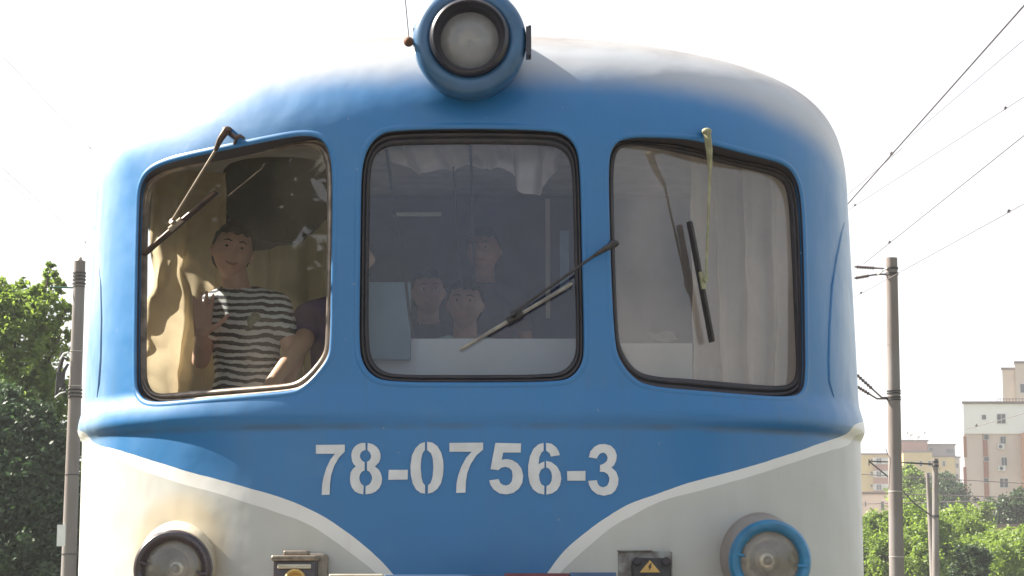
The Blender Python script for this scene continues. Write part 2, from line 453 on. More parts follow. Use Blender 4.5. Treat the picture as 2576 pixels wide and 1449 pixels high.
def body_paint():
    m, nt, out = new_mat('railcar_paint')
    bs = N_(nt, 'ShaderNodeBsdfPrincipled'); nt.links.new(bs.outputs[0], out.inputs[0])
    tc = N_(nt, 'ShaderNodeTexCoord').outputs['Object']
    sp = N_(nt, 'ShaderNodeSeparateXYZ'); nt.links.new(tc, sp.inputs[0])
    up = [(233,1112),(308,1135),(394,1162),(496,1193),(616,1225),(715,1254),(787,1285),(855,1326),(920,1376),(985,1440),
          (1380,1437),(1423,1382),(1475,1338),(1533,1297),(1584,1268),(1649,1244),(1724,1217),(1834,1188),(1970,1148),(2073,1112),(2130,1091)]
    lo = [(240,1130),(277,1147),(360,1184),(462,1218),(548,1242),(616,1263),(701,1290),(770,1316),(838,1359),(907,1410),(946,1443),
          (1410,1441),(1423,1427),(1492,1365),(1543,1324),(1587,1299),(1663,1261),(1762,1234),(1885,1199),(1970,1172),(2073,1138),(2135,1118)]
    def curve(pts):
        q = [hit(a, b) for a, b in pts]; pp = [((p.x + 1.6) / 3.2, (p.z - 1.2) / 1.2) for p in q]
        L = [a for a in pp if a[0] < .5]; Rr = [a for a in pp if a[0] > .5]
        pp = [(0.0, L[0][1] + .075), (L[0][0] - .012, L[0][1] + .03)] + L + [(L[-1][0] + .02, L[-1][1] - .07), (.5, .0), (Rr[0][0] - .02, Rr[0][1] - .07)] + Rr + [(Rr[-1][0] + .012, Rr[-1][1] + .03), (1.0, Rr[-1][1] + .075)]
        n = N_(nt, 'ShaderNodeFloatCurve'); c = n.mapping.curves[0]
        c.points[0].location = pp[0]; c.points[-1].location = pp[-1]
        for a in pp[1:-1]: c.points.new(a[0], max(0, a[1]))
        for pt in c.points: pt.handle_type = 'AUTO_CLAMPED'
        n.mapping.update()
        nt.links.new(maprange(nt, sp.outputs[0], -1.6, 1.6), n.inputs['Value'])
        return maprange(nt, n.outputs[0], 0, 1, 1.2, 2.4)
    wob = mathn(nt, 'MULTIPLY', mathn(nt, 'SUBTRACT', noise(nt, tc, 9, 3), .5), .006)
    z = mathn(nt, 'ADD', sp.outputs[2], wob)
    mb = mathn(nt, 'GREATER_THAN', z, curve(up)); ms = mathn(nt, 'GREATER_THAN', z, curve(lo))
    n1 = noise(nt, tc, 1.6, 4); n2 = noise(nt, tc, 7, 6, .6, stretch=(1, 1, .22)); n3 = noise(nt, tc, 3.2, 5, .65)
    blue = mixc(nt, maprange(nt, n1, .3, .7), (.009, .132, .335), (.014, .150, .365))
    blue = mixc(nt, maprange(nt, n2, .50, .85, 0, .30), blue, (.04, .13, .24))
    run = noise(nt, tc, 30, 3, .6, stretch=(1, 1, .05))
    below = mathn(nt, 'MULTIPLY', maprange(nt, sp.outputs[2], 1.75, 2.2), maprange(nt, sp.outputs[2], 2.36, 2.22))
    blue = mixc(nt, mathn(nt, 'MULTIPLY', below, maprange(nt, run, .56, .78, 0, .35)), blue, (.05, .10, .16))
    blue = mixc(nt, maprange(nt, noise(nt, tc, 3.7, 5, .62, stretch=(.6, 1, 1)), .56, .74, 0, .20), blue, (.11, .26, .40))
    grey = mixc(nt, maprange(nt, n2, .45, .8, 0, .45), (.455, .46, .43), (.35, .34, .305))
    # rust-coloured weathering round the near lamp and below the belt ends
    cx = hit(450, 1400)
    dx = mathn(nt, 'SUBTRACT', sp.outputs[0], cx.x); dz = mathn(nt, 'SUBTRACT', sp.outputs[2], cx.z + .03)
    dist = mathn(nt, 'SQRT', mathn(nt, 'ADD', mathn(nt, 'MULTIPLY', dx, dx), mathn(nt, 'MULTIPLY', dz, dz)))
    dist = mathn(nt, 'ADD', dist, mathn(nt, 'MULTIPLY', mathn(nt, 'SUBTRACT', n3, .5), .12))
    grey = mixc(nt, maprange(nt, dist, .13, .21, .6, 0, True), grey, (.50, .40, .24))
    white = mixc(nt, maprange(nt, n3, .45, .8, 0, .3), (.66, .66, .63), (.54, .52, .46))
    streak = noise(nt, tc, 22, 4, .6, stretch=(1, 1, .06))
    white = mixc(nt, maprange(nt, streak, .60, .8, 0, .35), white, (.33, .24, .20))
    col = mixc(nt, ms, grey, white); col = mixc(nt, mb, col, blue)
    zr = mathn(nt, 'ADD', sp.outputs[2], mathn(nt, 'MULTIPLY', mathn(nt, 'SUBTRACT', n3, .5), .06))
    ax = mathn(nt, 'ABSOLUTE', sp.outputs[0])
    # bright sky reflection painted into the blue down the corner pillars
    sky_glare = mathn(nt, 'MULTIPLY', maprange(nt, ax, 1.20, 1.40, 0, 1, True), maprange(nt, noise(nt, tc, 2.6, 5, .6, stretch=(1, 1, .35)), .40, .62, .05, .68))
    col = mixc(nt, mathn(nt, 'MULTIPLY', sky_glare, mb), col, (.33, .44, .54))
    zr = mathn(nt, 'ADD', zr, mathn(nt, 'MULTIPLY', mathn(nt, 'POWER', ax, 4.0), .055))
    roofc = mixc(nt, maprange(nt, n3, .4, .7), (.27, .245, .23), (.18, .16, .15))
    col = mixc(nt, maprange(nt, zr, 3.22, 3.37, 0, .85, True), col, (.40, .40, .40))  # pale band: sunlit glare on the dome put into the colour
    col = mixc(nt, maprange(nt, zr, 3.42, 3.50), col, roofc)
    # thin dark line under the belt, broken up by noise
    g = mathn(nt, 'MULTIPLY', maprange(nt, sp.outputs[2], 2.075, 2.088), maprange(nt, sp.outputs[2], 2.108, 2.096))
    g = mathn(nt, 'MULTIPLY', g, maprange(nt, n3, .38, .6, 0, .55))
    col = mixc(nt, mathn(nt, 'MULTIPLY', g, mb), col, (.05, .08, .10))
    sc = mathn(nt, 'GREATER_THAN', noise(nt, tc, 38, 3, .6), .74)
    col = mixc(nt, mathn(nt, 'MULTIPLY', sc, .30), col, (.30, .32, .33))
    nt.links.new(col, bs.inputs['Base Color'])
    nt.links.new(maprange(nt, n3, .3, .7, .46, .60), bs.inputs['Roughness']); bs.inputs['Specular IOR Level'].default_value = .5
    bs.inputs['Coat Weight'].default_value = .45; bs.inputs['Coat Roughness'].default_value = .22
    b1 = N_(nt, 'ShaderNodeBump'); b1.inputs['Strength'].default_value = .38; b1.inputs['Distance'].default_value = .02
    hh = mathn(nt, 'ADD', mathn(nt, 'MULTIPLY', noise(nt, tc, 5.0, 2, .4), 1.0), mathn(nt, 'MULTIPLY', noise(nt, tc, 15, 3, .5), .10))
    nt.links.new(hh, b1.inputs['Height'])
    nt.links.new(b1.outputs[0], bs.inputs['Normal'])
    nt.links.new(b1.outputs[0], bs.inputs['Coat Normal'])
    return m
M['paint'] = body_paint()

# ------------------------------------------------------------------ the railcar
LEN = 13.0
train = empty('railcar', (0, 1.0, 0), 'blue and grey diesel railcar front with stencilled number 78-0756-3 and three cab windows', 'railcar')

def build_body():
    # rows in z, finer where the windows, the belt and the dome are
    zs = list(np.arange(1.0, 2.02, .05)) + list(np.arange(2.02, 2.24, .009)) + list(np.arange(2.24, 3.14, .0125))
    z0 = 3.135; top = ZR + HR - 1e-4
    for k in range(1, 46):
        a = k / 45 * math.pi / 2; zs.append(z0 + (top - z0) * math.sin(a))
    # columns: angle round the plan curve, even in arc length at belt height
    th = np.linspace(0, math.pi/2, 4000); X = np.sin(th) ** (2/NX) * 1.462; Y = AC * (1 - np.cos(th))
    s = np.concatenate([[0], np.cumsum(np.hypot(np.diff(X), np.diff(Y)))]); n = 150
    tt = np.interp(np.linspace(0, s[-1], n), s, th)
    cols = [(-1, t) for t in tt[::-1]] + [(1, t) for t in tt[1:]]
    vs = []; inside = []
    SY = [LEN, 5.0, 2.85, 2.80, 1.06, 1.03]; NC = len(cols) + 12
    outl = [(k, w_['oxz']) for k, w_ in WIN.items()]
    bb = {k: (min(p[0] for p in o), max(p[0] for p in o), min(p[1] for p in o), max(p[1] for p in o)) for k, o in outl}
    for z in zs:
        W = Wz(z); row = []
        for sg, t in cols:
            x = sg * W * math.sin(t) ** (2/NX)
            y = Nz(z) + AC * (1 - math.cos(t)) - ridge(z) * (.12 + .88 * math.sin(t) ** (3/NX)) * (1 if t < 1.45 else .3)
            row.append((x, y, z))
        y0 = Nz(z) + AC
        row = [(row[0][0], max(q, y0 + .004 * (6 - i)), z) for i, q in enumerate(SY)] + row + [(row[-1][0], max(q, y0 + .004 * (6 - i)), z) for i, q in reversed(list(enumerate(SY)))]
        for p in row:
            ins = None
            if p[1] < 1.3:
                for k, o in outl:
                    b = bb[k]
                    if b[0] < p[0] < b[1] and b[2] < p[2] < b[3] and polyin(o, p[0], p[2]): ins = k
            vs.append(p); inside.append(ins)
    fs = []; used = set()
    for i in range(len(zs) - 1):
        for j in range(NC - 1):
            q = (i*NC+j, i*NC+j+1, (i+1)*NC+j+1, (i+1)*NC+j)
            if all(inside[a] for a in q): continue
            # side cab windows
            zc = zs[i]
            if 2.22 < zc < 3.08 and (j == 3 or j == NC - 5): continue
            fs.append(q)
            for a in q:
                if inside[a]: used.add(a)
    for a in used:
        o = WIN[inside[a]]['o3']; p = Vector(vs[a])
        best = min(o, key=lambda q: (q.x-p.x)**2 + (q.z-p.z)**2)
        i = o.index(best); cand = []
        for b in (o[(i+1) % len(o)], o[i-1]):
            d = b - best; t = max(0, min(1, (p - best).dot(d) / d.dot(d))); cand.append(best + d*t)
        vs[a] = tuple(min(cand, key=lambda q: (q-p).length))
    mb = MB(); mb.v = vs; mb.f = fs; mb.mi = [0]*len(fs)
    n0 = len(mb.v)
    # rear wall and floor
    me = bpy.data.meshes.new('body'); 
    W = 1.45
    lr = (len(zs)-1)*NC
    mb.f += [(lr+j, lr+j+1, lr+NC-2-j, lr+NC-1-j) for j in range(NC//2 - 1)] + [(lr+NC//2-1, lr+NC//2, lr+NC//2+1)]
    mb.f += [(i*NC+NC-1, i*NC, (i+1)*NC, (i+1)*NC+NC-1) for i in range(len(zs)-1)]
    me.from_pydata(mb.v, [], mb.f); me.update()
    bm = bmesh.new(); bm.from_mesh(me)
    loose = [v for v in bm.verts if not v.link_faces]; bmesh.ops.delete(bm, geom=loose, context='VERTS')
    # real openings for the cab side windows
    side = [f for f in bm.faces if False]
    bmesh.ops.recalc_face_normals(bm, faces=bm.faces)
    bm.to_mesh(me); bm.free()
    # test the orientation: front centre faces must look to -y
    f = min(me.polygons, key=lambda p: (p.center - Vector((0, 0, 1.7))).length)
    if f.normal.y > 0: me.flip_normals()
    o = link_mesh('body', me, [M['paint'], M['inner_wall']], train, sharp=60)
    md = o.modifiers.new('thick', 'SOLIDIFY'); md.thickness = .022; md.offset = -1; md.material_offset = 1; md.use_rim = True
    return o
body = build_body()

for k, wn in WIN.items():
    n = wn['n']; c = wn['c']; o3 = wn['o3']; N = len(o3)
    # pressed lip of the opening, painted like the body, and its darkened reveal
    lip = MB()
    prof = []
    cen = sum(o3, Vector()) / N
    rows = [[] for _ in range(8)]
    for i in range(N):
        p = o3[i]; t = (o3[(i+1) % N] - o3[i-1]).normalized(); sn = snorm(p.x, p.z)
        inw = sn.cross(t)
        if inw.dot(cen - p) < 0: inw = -inw
        dep = (p - c).dot(n) - .012
        for j, (a, h) in enumerate(((-.016, -.001), (-.010, .0020), (-.003, .0030), (.003, .0010), (.0055, -.004))):
            rows[j].append(p + inw * a + sn * h)
        for j, f in enumerate((.25, .65, 1.0)):
            rows[5 + j].append(p + inw * .006 - n * (dep * f))
    lip.grid(rows[:5], closed=True)
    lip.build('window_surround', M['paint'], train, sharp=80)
    sl = MB(); sl.grid(rows[4:], closed=True); sl.build('window_reveal_dark', M['rubber'], train, sharp=80)  # reveal in rubber black, the shade of the recess put into its colour
    # rubber / metal frame
    fr = MB(); R0 = rows[7]; G = [wn['toplane'](a, b, .004) for a, b in wn['g2']]
    frs = []
    for f, h in ((0, 0), (.03, .010), (.12, .017), (.30, .019), (.40, .014), (.44, .006), (.50, .006), (.54, .012), (.72, .014), (.88, .011), (.97, .004), (1, -.006)):
        frs.append([R0[i].lerp(G[i], f) + n * (h + (.004 - .012) * 0) for i in range(N)])
    fr.grid(frs, closed=True)
    fo = fr.build('window_frame', M['alu_frame'] if k == 'left' else M['rubber'], train, sharp=80)
    if k == 'left': fo['label'] = 'brownish metal frame of the left cab window'
    # glass: flat pane with a slightly larger outline than the visible part
    gl = MB(); Gc = sum(G, Vector()) / N
    pts = [q + (q - Gc) * .012 - n * .006 for q in G]
    gl.add(pts, [tuple(range(N))]); 
    me = gl.mesh('pane')
    go = link_mesh('glass_pane', me, GL[k], fo, smooth=False)
    if me.polygons[0].normal.dot(n) < 0: me.flip_normals()

# beads where the front meets the side walls
for pts in ([(2124,560),(2116,590),(2104,650),(2093,720),(2087,820),(2085,900),(2086,960),(2098,1000)],
            [(236,560),(246,640),(254,720),(256,800),(254,900),(250,960),(244,1000)]):
    q = []
    for a, b in pts:
        p = hit(a, b); q.append(p + snorm(p.x, p.z) * .001)
    rr = [.001] + [.005] * (len(q) - 2) + [.001]
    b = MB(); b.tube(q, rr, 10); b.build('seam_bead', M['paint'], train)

# ------------------------------------------------------------------ number 78-0756-3
def num():
    mb = MB()
    def Z(x, y): return ((1200 + x / 1.84) * .62891, (1700 + y / 1.84) * .62891)
    def poly(pts):
        q = [Z(*p) for p in pts]
        tri = tessellate_polygon([[Vector((a, b, 0)) for a, b in q]])
        vs = []
        for a, b in q:
            p = hit(a, b); vs.append(p + snorm(p.x, p.z) * .0045)
        mb.add(vs, tri)
    def arc(cx, cy, rx, ry, a0, a1, n=14):
        return [(cx + rx * math.cos(R(a0 + (a1 - a0) * i / n)), cy + ry * math.sin(R(a0 + (a1 - a0) * i / n))) for i in range(n + 1)]
    def seven(x, y, w_, h):
        s = h / 372.0
        poly([(x, y+2), (x+w_, y), (x+w_, y+52*s), (x+w_*.80, y+95*s), (x+w_*.63, y+160*s), (x+w_*.53, y+225*s), (x+w_*.49, y+290*s), (x+w_*.475, y+h),
              (x+w_*.20, y+h+2), (x+w_*.215, y+300*s), (x+w_*.26, y+245*s), (x+w_*.36, y+175*s), (x+w_*.50, y+112*s), (x+w_*.66, y+68*s), (x, y+68*s)])
    seven(120, 145, 212, 368)
    # 8 : two halves with a stencil bridge
    poly([(483,132)] + arc(468,225,88,93,-85,-180,8)[1:] + [(386,268),(398,290),(413,305),(392,322),(376,348),(370,390),(372,425),(384,460),(405,488),(435,504),(468,511)] +
         [(470,447),(452,434),(441,410),(438,388),(444,362),(458,344),(477,335),(478,275),(458,262),(446,245),(442,228),(448,207),(462,192),(484,184)])
    poly([(500,132),(535,141),(562,158),(584,185),(594,215),(594,245),(583,275),(553,306),(580,328),(598,358),(606,395),(600,435),(585,465),(560,490),(530,504),(484,511),
          (485,450),(508,441),(524,422),(533,392),(527,366),(514,345),(495,335),(495,272),(512,262),(522,247),(526,228),(518,205),(498,184)])
    poly([(655,330),(795,330),(793,402),(651,404)])
    # 0
    poly([(920,126),(885,138),(850,172),(825,225),(814,300),(817,370),(830,430),(855,475),(888,500),(921,506),(921,444),(905,425),(895,385),(889,310),(893,250),(903,208),(920,184)])
    poly([(937,124),(975,130),(1012,155),(1040,205),(1054,260),(1057,310),(1053,370),(1038,430),(1012,470),(980,495),(942,506),(943,444),(963,425),(977,380),(982,310),(978,250),(966,210),(936,184)])
    seven(1100, 130, 248, 368)
    # 5
    poly([(1438,132),(1627,136),(1624,203),(1496,203),(1484,256),(1520,251),(1560,258),(1600,282),(1630,322),(1642,372),(1636,425),(1612,468),(1570,500),(1520,511),(1468,504),(1425,475),(1402,440),(1393,408),
          (1462,398),(1472,425),(1490,440),(1515,446),(1540,438),(1558,415),(1565,375),(1559,335),(1540,316),(1510,308),(1480,315),(1460,333),(1402,325)])
    # 6
    poly([(1792,132),(1755,142),(1718,175),(1692,230),(1679,300),(1679,370),(1690,430),(1715,475),(1752,502),(1797,512),(1797,450),(1775,436),(1762,405),(1758,365),(1772,330),(1798,314),(1798,268),(1770,280),(1755,292),(1760,240),(1775,205),(1792,190)])
    poly([(1810,132),(1850,138),(1885,165),(1903,195),(1912,222),(1846,233),(1836,208),(1810,188)])
    poly([(1810,264),(1850,274),(1890,305),(1915,350),(1922,395),(1912,445),(1890,480),(1855,503),(1812,513),(1813,450),(1835,438),(1850,412),(1854,378),(1848,345),(1832,322),(1810,312)])
    poly([(1964,340),(2100,338),(2098,410),(1966,410)])
    # 3
    poly([(2124,238),(2135,195),(2165,160),(2200,143),(2240,140),(2285,152),(2315,182),(2329,222),(2325,262),(2310,295),(2290,313),(2325,345),(2342,395),(2338,440),(2320,480),(2290,508),(2235,521),(2185,510),(2145,478),(2125,440),(2120,412),
          (2183,406),(2190,435),(2207,453),(2233,459),(2258,447),(2272,420),(2275,390),(2262,362),(2240,347),(2205,344),(2206,296),(2235,284),(2256,265),(2262,240),(2252,216),(2232,203),(2207,210),(2192,228),(2183,248)])
    o = mb.build('fleet_number', M['white_number'], train, smooth=False)
    o['label'] = 'white stencilled number 78-0756-3'
    me = o.data
    for p in me.polygons:
        if p.normal.y > 0: p.flip()
num()

# ------------------------------------------------------------------ roof headlamp
def torus_prof(r0, r1, h0, bulge, n=8):
    return [(r0 + (r1 - r0) * i / n, h0 + bulge * math.sin(math.pi * i / n)) for i in range(n + 1)]
YH = -.10
hc = P(1181, 96, YH)
pxm = (YH - CAM.y) / F / math.cos(PITCH)      # metres per picture unit at that depth (approx.)
s_ = pxm
lamp = MB()
lamp.lathe([(.150*1.0, -.85), (.172, -.35), (.180, -.16), (.186, -.10), (.190, -.07), (.1915, -.045), (.190, -.02), (.183, -.006), (.170, .004), (.150, .010), (.140, .006), (.136, .004), (.132, -.004)], hc, n=96)
hl = lamp.build('headlamp', M['lamp_blue'], train); hl['label'] = 'round blue roof headlamp drum'
rim = MB(); rim.lathe([(.133, -.006), (.134, .016), (.129, .030), (.121, .036), (.114, .030), (.109, .010), (.104, -.004), (.099, -.016), (.097, -.03), (.097, -.05)], hc, n=96)
rim.build('lamp_rim', M['black_rim'], hl)
rf = MB(); rf.lathe([(.097, -.045), (.085, -.075), (.06, -.10), (.03, -.115), (.012, -.118), (.0005, -.118)], hc + Vector((0,0,.004)), n=64)
rf.build('reflector', M['reflector'], hl)
ln = MB(); ln.lathe([(.098, -.026), (.08, -.014), (.055, -.006), (.025, -.002), (.0005, -.001)], hc, n=64); ln.build('lens', M['frosted_lens'], hl)
bl = MB(); bl.sphere(hc - Vector((0, -.085, 0)), .018, 8); bl.build('bulb', M['bulb'], hl)
hg = MB()
a = P(1326, 72, YH + .03); b = P(1336, 143, YH + .03)
hg.box((a.x - .004, YH + .0, b.z), (b.x, YH + .07, a.z)); hg.tube([(b.x-.004, YH+.035, b.z-.006), (b.x-.004, YH+.035, a.z+.012)], .005, 8)
hg.box((a.x - .02, YH + .02, b.z + .025), (a.x, YH + .05, a.z - .025))
hg.build('hinge', M['black_rim'], hl)
kn = MB(); q = P(1028, 105, YH + .03); kn.sphere(q, .017, 10); kn.tube([q, q + Vector((.03, 0, 0))], .011, 10); kn.sphere(q + Vector((-.002, -.016, 0)), .009, 8)
kn.build('latch_knob', M['rust'], hl)
ear = MB(); q = P(1046, 100, YH+.04); ear.box((q.x-.006, YH+.03, q.z-.045), (q.x+.03, YH+.06, q.z+.04), rot=Matrix.Rotation(R(-4), 3, 'Y')); ear.build('latch_bracket', M['lamp_blue'], hl)
wi = MB(); q1 = P(1029, 98, YH + .05); q2 = P(1014, -60, YH + .05); wi.tube([q1, q2], .0018, 6); wi.build('pull_wire', M['wire'], hl)

# ------------------------------------------------------------------ lower headlamps
def low_lamp(base_px, ring_px, y_ring, ringmat, housemat, r_ring, tilt, label, lens_off=(0, 0)):
    b = hit(*base_px); c = P(*ring_px, y_ring)
    ax = (c - b).normalized(); L = (c - b).length
    fx = Vector((ax.x * .3, -1, tilt)).normalized()
    h = MB()
    n = 64; rows = []
    for t, r in ((-.10, r_ring * 1.12), (0.0, r_ring*1.10), (.25, r_ring*1.03), (.6, r_ring * .985), (.93, r_ring * .97)):
        cc = b.lerp(c, t); u = Vector((0, 0, 1)); u = (u - fx * u.dot(fx)).normalized(); v = fx.cross(u)
        rows.append([cc + u * (r * math.cos(q)) + v * (r * math.sin(q)) for q in [2*math.pi*k/n for k in range(n)]])
    h.grid(rows, closed=True)
    ho = h.build('headlamp', housemat, train); ho['label'] = label
    rg = MB(); rr = r_ring
    rg.lathe([(rr*.955, -.045), (rr, -.03), (rr*1.01, -.012), (rr*.985, .008), (rr*.93, .017), (rr*.86, .018), (rr*.77, .010), (rr*.715, -.006), (rr*.71, -.03)], c, fx, n=80)
    rg.build('lamp_rim', ringmat, ho)
    rf = MB(); rf.lathe([(rr*.74, -.02), (rr*.62, -.055), (rr*.4, -.085), (rr*.18, -.098), (rr*.175, -.085), (rr*.10, -.082), (.0005, -.082)], c, fx, n=64); rf.build('reflector', M['reflector'], ho)
    ln = MB(); ln.lathe([(rr*.745, -.012), (rr*.55, -.001), (rr*.27, .006), (.0005, .008)], c, fx, n=64); ln.build('lens', M['lens'], ho)
    bl = MB(); bl.sphere(c - fx * .06, .016, 8); bl.build('bulb', M['bulb'], ho)
    for a in (R(168), R(-8)):
        cl = MB()
        u = Vector((math.cos(a), 0, math.sin(a))); p = c + u * (rr * .83) + fx * .012; cl.tube([p - u * (.014), p + u*.012], .006, 8); cl.tube([p - u*.024, p - u*.012], .0045, 8)
        cl.build('clip', ringmat, ho)
    return ho
low_lamp((452, 1417), (434, 1432), -.02, M['ring_brown'], M['cream'], .128, -.03, 'brown rimmed lower headlamp with rust-stained base')
low_lamp((1906, 1400), (1938, 1412), -.05, M['ring_blue'], M['cream_grey'], .134, -.04, 'blue rimmed lower headlamp in a grey tube')

# ------------------------------------------------------------------ jumper sockets
def rbox(mb, x0, x1, z0, z1, y0, y1, r=.012, n=5):
    """box with rounded corners in the x-z plane, y0 = front"""
    pts = []
    for cx, cz, a0 in ((x1-r, z1-r, 0), (x0+r, z1-r, 90), (x0+r, z0+r, 180), (x1-r, z0+r, 270)):
        for i in range(n+1):
            a = R(a0 + 90*i/n); pts.append((cx + r*math.cos(a), cz + r*math.sin(a)))
    N = len(pts); e = .004; cx = (x0+x1)/2; cz = (z0+z1)/2
    def ins(p, d): return (p[0] + (-d if p[0] > cx else d), p[1] + (-d if p[1] > cz else d))
    rows = [[(p[0], y1, p[1]) for p in pts], [(p[0], y0+e, p[1]) for p in pts], [(ins(p, e*.4)[0], y0+e*.3, ins(p, e*.4)[1]) for p in pts], [(ins(p, e)[0], y0, ins(p, e)[1]) for p in pts]]
    mb.grid(rows, closed=True); m = len(mb.v)
    mb.f.append(tuple(range(m - N, m))); mb.mi.append(mb.cur)
def X(px, Y): return P(px, 1400, Y).x
def Zz(py, Y): return P(1288, py, Y).z
# left
sk = MB(); Ys = hit(790, 1420).y
rbox(sk, X(742, Ys), X(827, Ys), Zz(1530, Ys), Zz(1393, Ys), Ys - .03, Ys + .05, .014)
s1 = sk.build('socket', M['bare_metal'], train); s1['label'] = 'open cable socket with dark cover on the left'
sk = MB(); Y1 = Ys - .12
rbox(sk, X(688, Y1), X(795, Y1), Zz(1530, Y1), Zz(1402, Y1), Y1, Ys - .031, .012)
sk.build('socket_body', M['ring_brown'], s1)
sk = MB(); rbox(sk, X(683, Y1), X(800, Y1), Zz(1411, Y1), Zz(1397, Y1), Y1 - .014, Ys - .02, .006); rbox(sk, X(712, Y1), X(773, Y1), Zz(1398, Y1), Zz(1385, Y1), Y1 + .006, Ys - .03, .004)
sk.build('socket_lid', M['bare_metal'], s1)
sk = MB(); rbox(sk, X(699, Y1), X(783, Y1), Zz(1431, Y1), Zz(1419, Y1), Y1 - .010, Y1 + .004, .004); sk.build('socket_label_bar', M['cream'], s1)
sk = MB(); sk.lathe([(.034, 0), (.034, .02), (.028, .026), (.022, .02), (.018, .004), (.0005, .002)], P(743, 1458, Y1), n=32); sk.build('socket_plug', M['yellow_sign'], s1)
# right
Ys = hit(1625, 1420).y
sk = MB(); rbox(sk, X(1552, Ys), X(1690, Ys), Zz(1530, Ys), Zz(1387, Ys), Ys - .022, Ys + .05, .008); rbox(sk, X(1552, Ys), X(1640, Ys), Zz(1388, Ys), Zz(1384, Ys), Ys - .03, Ys + .03, .002)
s2 = sk.build('socket', simple('socket_grey', (.26, .27, .25), .6, nscale=30, col2=(.11, .08, .07)), train); s2['label'] = 'black cable socket with yellow warning triangle on a grey plate'
sk = MB(); rbox(sk, X(1587, Ys), X(1690, Ys) - .007, Zz(1530, Ys), Zz(1404, Ys), Ys - .06, Ys - .021, .02); sk.build('socket_body', M['wiper'], s2)
sk = MB()
for px in (1602, 1676):
    sk = MB(); sk.lathe([(.014, 0), (.014, .008), (.011, .011), (.0005, .011)], P(px, 1412, Ys - .058), n=20); sk.build('screw', M['rubber'], s2)
tr = MB(); yT = Ys - .063
A, B, C_ = P(1635, 1409, yT), P(1661, 1440, yT), P(1609, 1440, yT)
tr.add([A, B, C_], [(0, 1, 2)]); to = tr.build('warning_triangle', M['yellow_sign'], s2, smooth=False); to['label'] = 'yellow warning triangle with lightning bolt'
if to.data.polygons[0].normal.y > 0: to.data.flip_normals()
bt = MB(); yT -= .001
bt.add([P(a, b, yT) for a, b in ((1637,1417),(1630,1427),(1634,1427),(1631,1436),(1640,1425),(1636,1425),(1640,1418))], [(0,1,2,3,4,5,6)])
ctr = (P(1635, 1431, yT))
bo = bt.build('lightning_mark', M['black_sign'], to, smooth=False)
# coupling rail along the bottom edge
br = MB(); Yb = -.16
def seg(px0, px1, py, mat, y0=Yb, y1=Yb+.05):
    b = MB(); rbox(b, X(px0, y0), X(px1, y0), Zz(py+60, y0), Zz(py, y0), y0, y1, .004); return b.build('bumper_panel', mat, train)
seg(828, 965, 1444, M['cream']); seg(966, 1268, 1446, M['bar_blue']); seg(1269, 1432, 1442, M['maroon']); seg(1433, 1550, 1440, M['bar_blue'])
bk = MB(); bk.tube([P(700, 1500, -.1), P(1700, 1500, -.1)], .03, 12); bk.build('bumper_bar', M['underframe'], train)

# ------------------------------------------------------------------ wipers
def pathtube(mb, pts, rad, n=10, **k): mb.tube(pts, rad, n, **k)
def wiper(win, pivot, knee, tip, b0, b1, armmat, thinmat, blademat, label, standoff=.055, boff=.035, rise=.06):
    wn = WIN[win]; n = wn['n']; root = empty('wiper', hit(*pivot)); root.parent = train
    root.matrix_parent_inverse = parent_world(train).inverted(); root['label'] = label
    pv = hit(*pivot); 
    T = lambda q, o: wn['toplane'](q[0], q[1], o)
    def over(q, h, off):
        a_ = hit(*q); a_ = a_ + snorm(a_.x, a_.z) * h; b_ = T(q, off); d_ = ray(*q); y_ = min(a_.y, b_.y)
        return CAM + d_ * ((y_ - CAM.y) / d_.y)
    kn = over(knee, .045, standoff + .03); tp = T(tip, boff + .022)
    sn = snorm(pv.x, pv.z); pt = pv + sn * rise
    # keep the picture position of the pivot top
    d = ray(*pivot); pt = CAM + d * ((pt.y - CAM.y) / d.y)
    m = MB(); m.tube([pv - sn * .01, pt], [.015, .011], 12); m.sphere(pt, .0145, 8, (1.2, 1, .8))
    m.build('pivot', armmat, root)
    m = MB(); km = pt.lerp(kn, .5) + sn * .006; m.tube([pt, km, kn], [.017, .014, .009], 8, sx=.7, up=n); m.build('arm_base', armmat, root)
    m = MB(); m.tube([pt.lerp(kn, .8) , kn, kn.lerp(tp, .5), tp], [.0055, .0050, .0045, .0045], 8); m.build('arm', thinmat, root)
    p0, p1 = T(b0, boff), T(b1, boff)
    m = MB(); m.tube([p0, p0.lerp(p1, .02), p0.lerp(p1, .98), p1], [.006, .009, .009, .006], 8, sx=.75, up=n)
    tq = (p1 - p0).normalized(); sd = n.cross(tq)
    m.build('blade_holder', blademat, root)
    r = MB(); a0 = p0 - n * .006; a1 = p1 - n * .006; e = .003
    r.tube([a0 - n * .010, a1 - n * .010], .012, 4, sx=.28, up=n); r.build('rubber_blade', M['rubber'], root)
    m = MB(); mid = p0 + tq * max(0, min((p1-p0).length, (tp - p0).dot(tq)))
    m.tube([tp + n*.004, mid], .010, 8); m.tube([mid - tq*.03 + n*.005, mid + tq*.03 + n*.005], .012, 8, sx=.8); m.build('clip', thinmat, root)
    return root
wl = wiper('left', (571, 326), (542, 378), (432, 556), (358, 640), (541, 482), M['dark_metal'], M['bare_metal'], M['dark_metal'], 'wiper with bare metal arm hanging from above the left window')
m = MB(); q = [hit(582, 340, .03), hit(598, 352, .03), hit(606, 346, .03), hit(618, 352, .025)]; m.tube(q, [.008, .010, .007, .004], 8)
m.tube([hit(598, 352, .03), hit(590, 362, .0)], .006, 8); m.build('bracket', M['dark_metal'], wl)
wiper('center', (1545, 612), (1495, 643), (1290, 788), (1157, 880), (1440, 713), M['wiper'], M['wiper'], simple('blade_grey', (.30, .29, .24), .4, nscale=12, col2=(.10, .09, .10)), 'dark wiper reaching from the right pillar across the middle window')
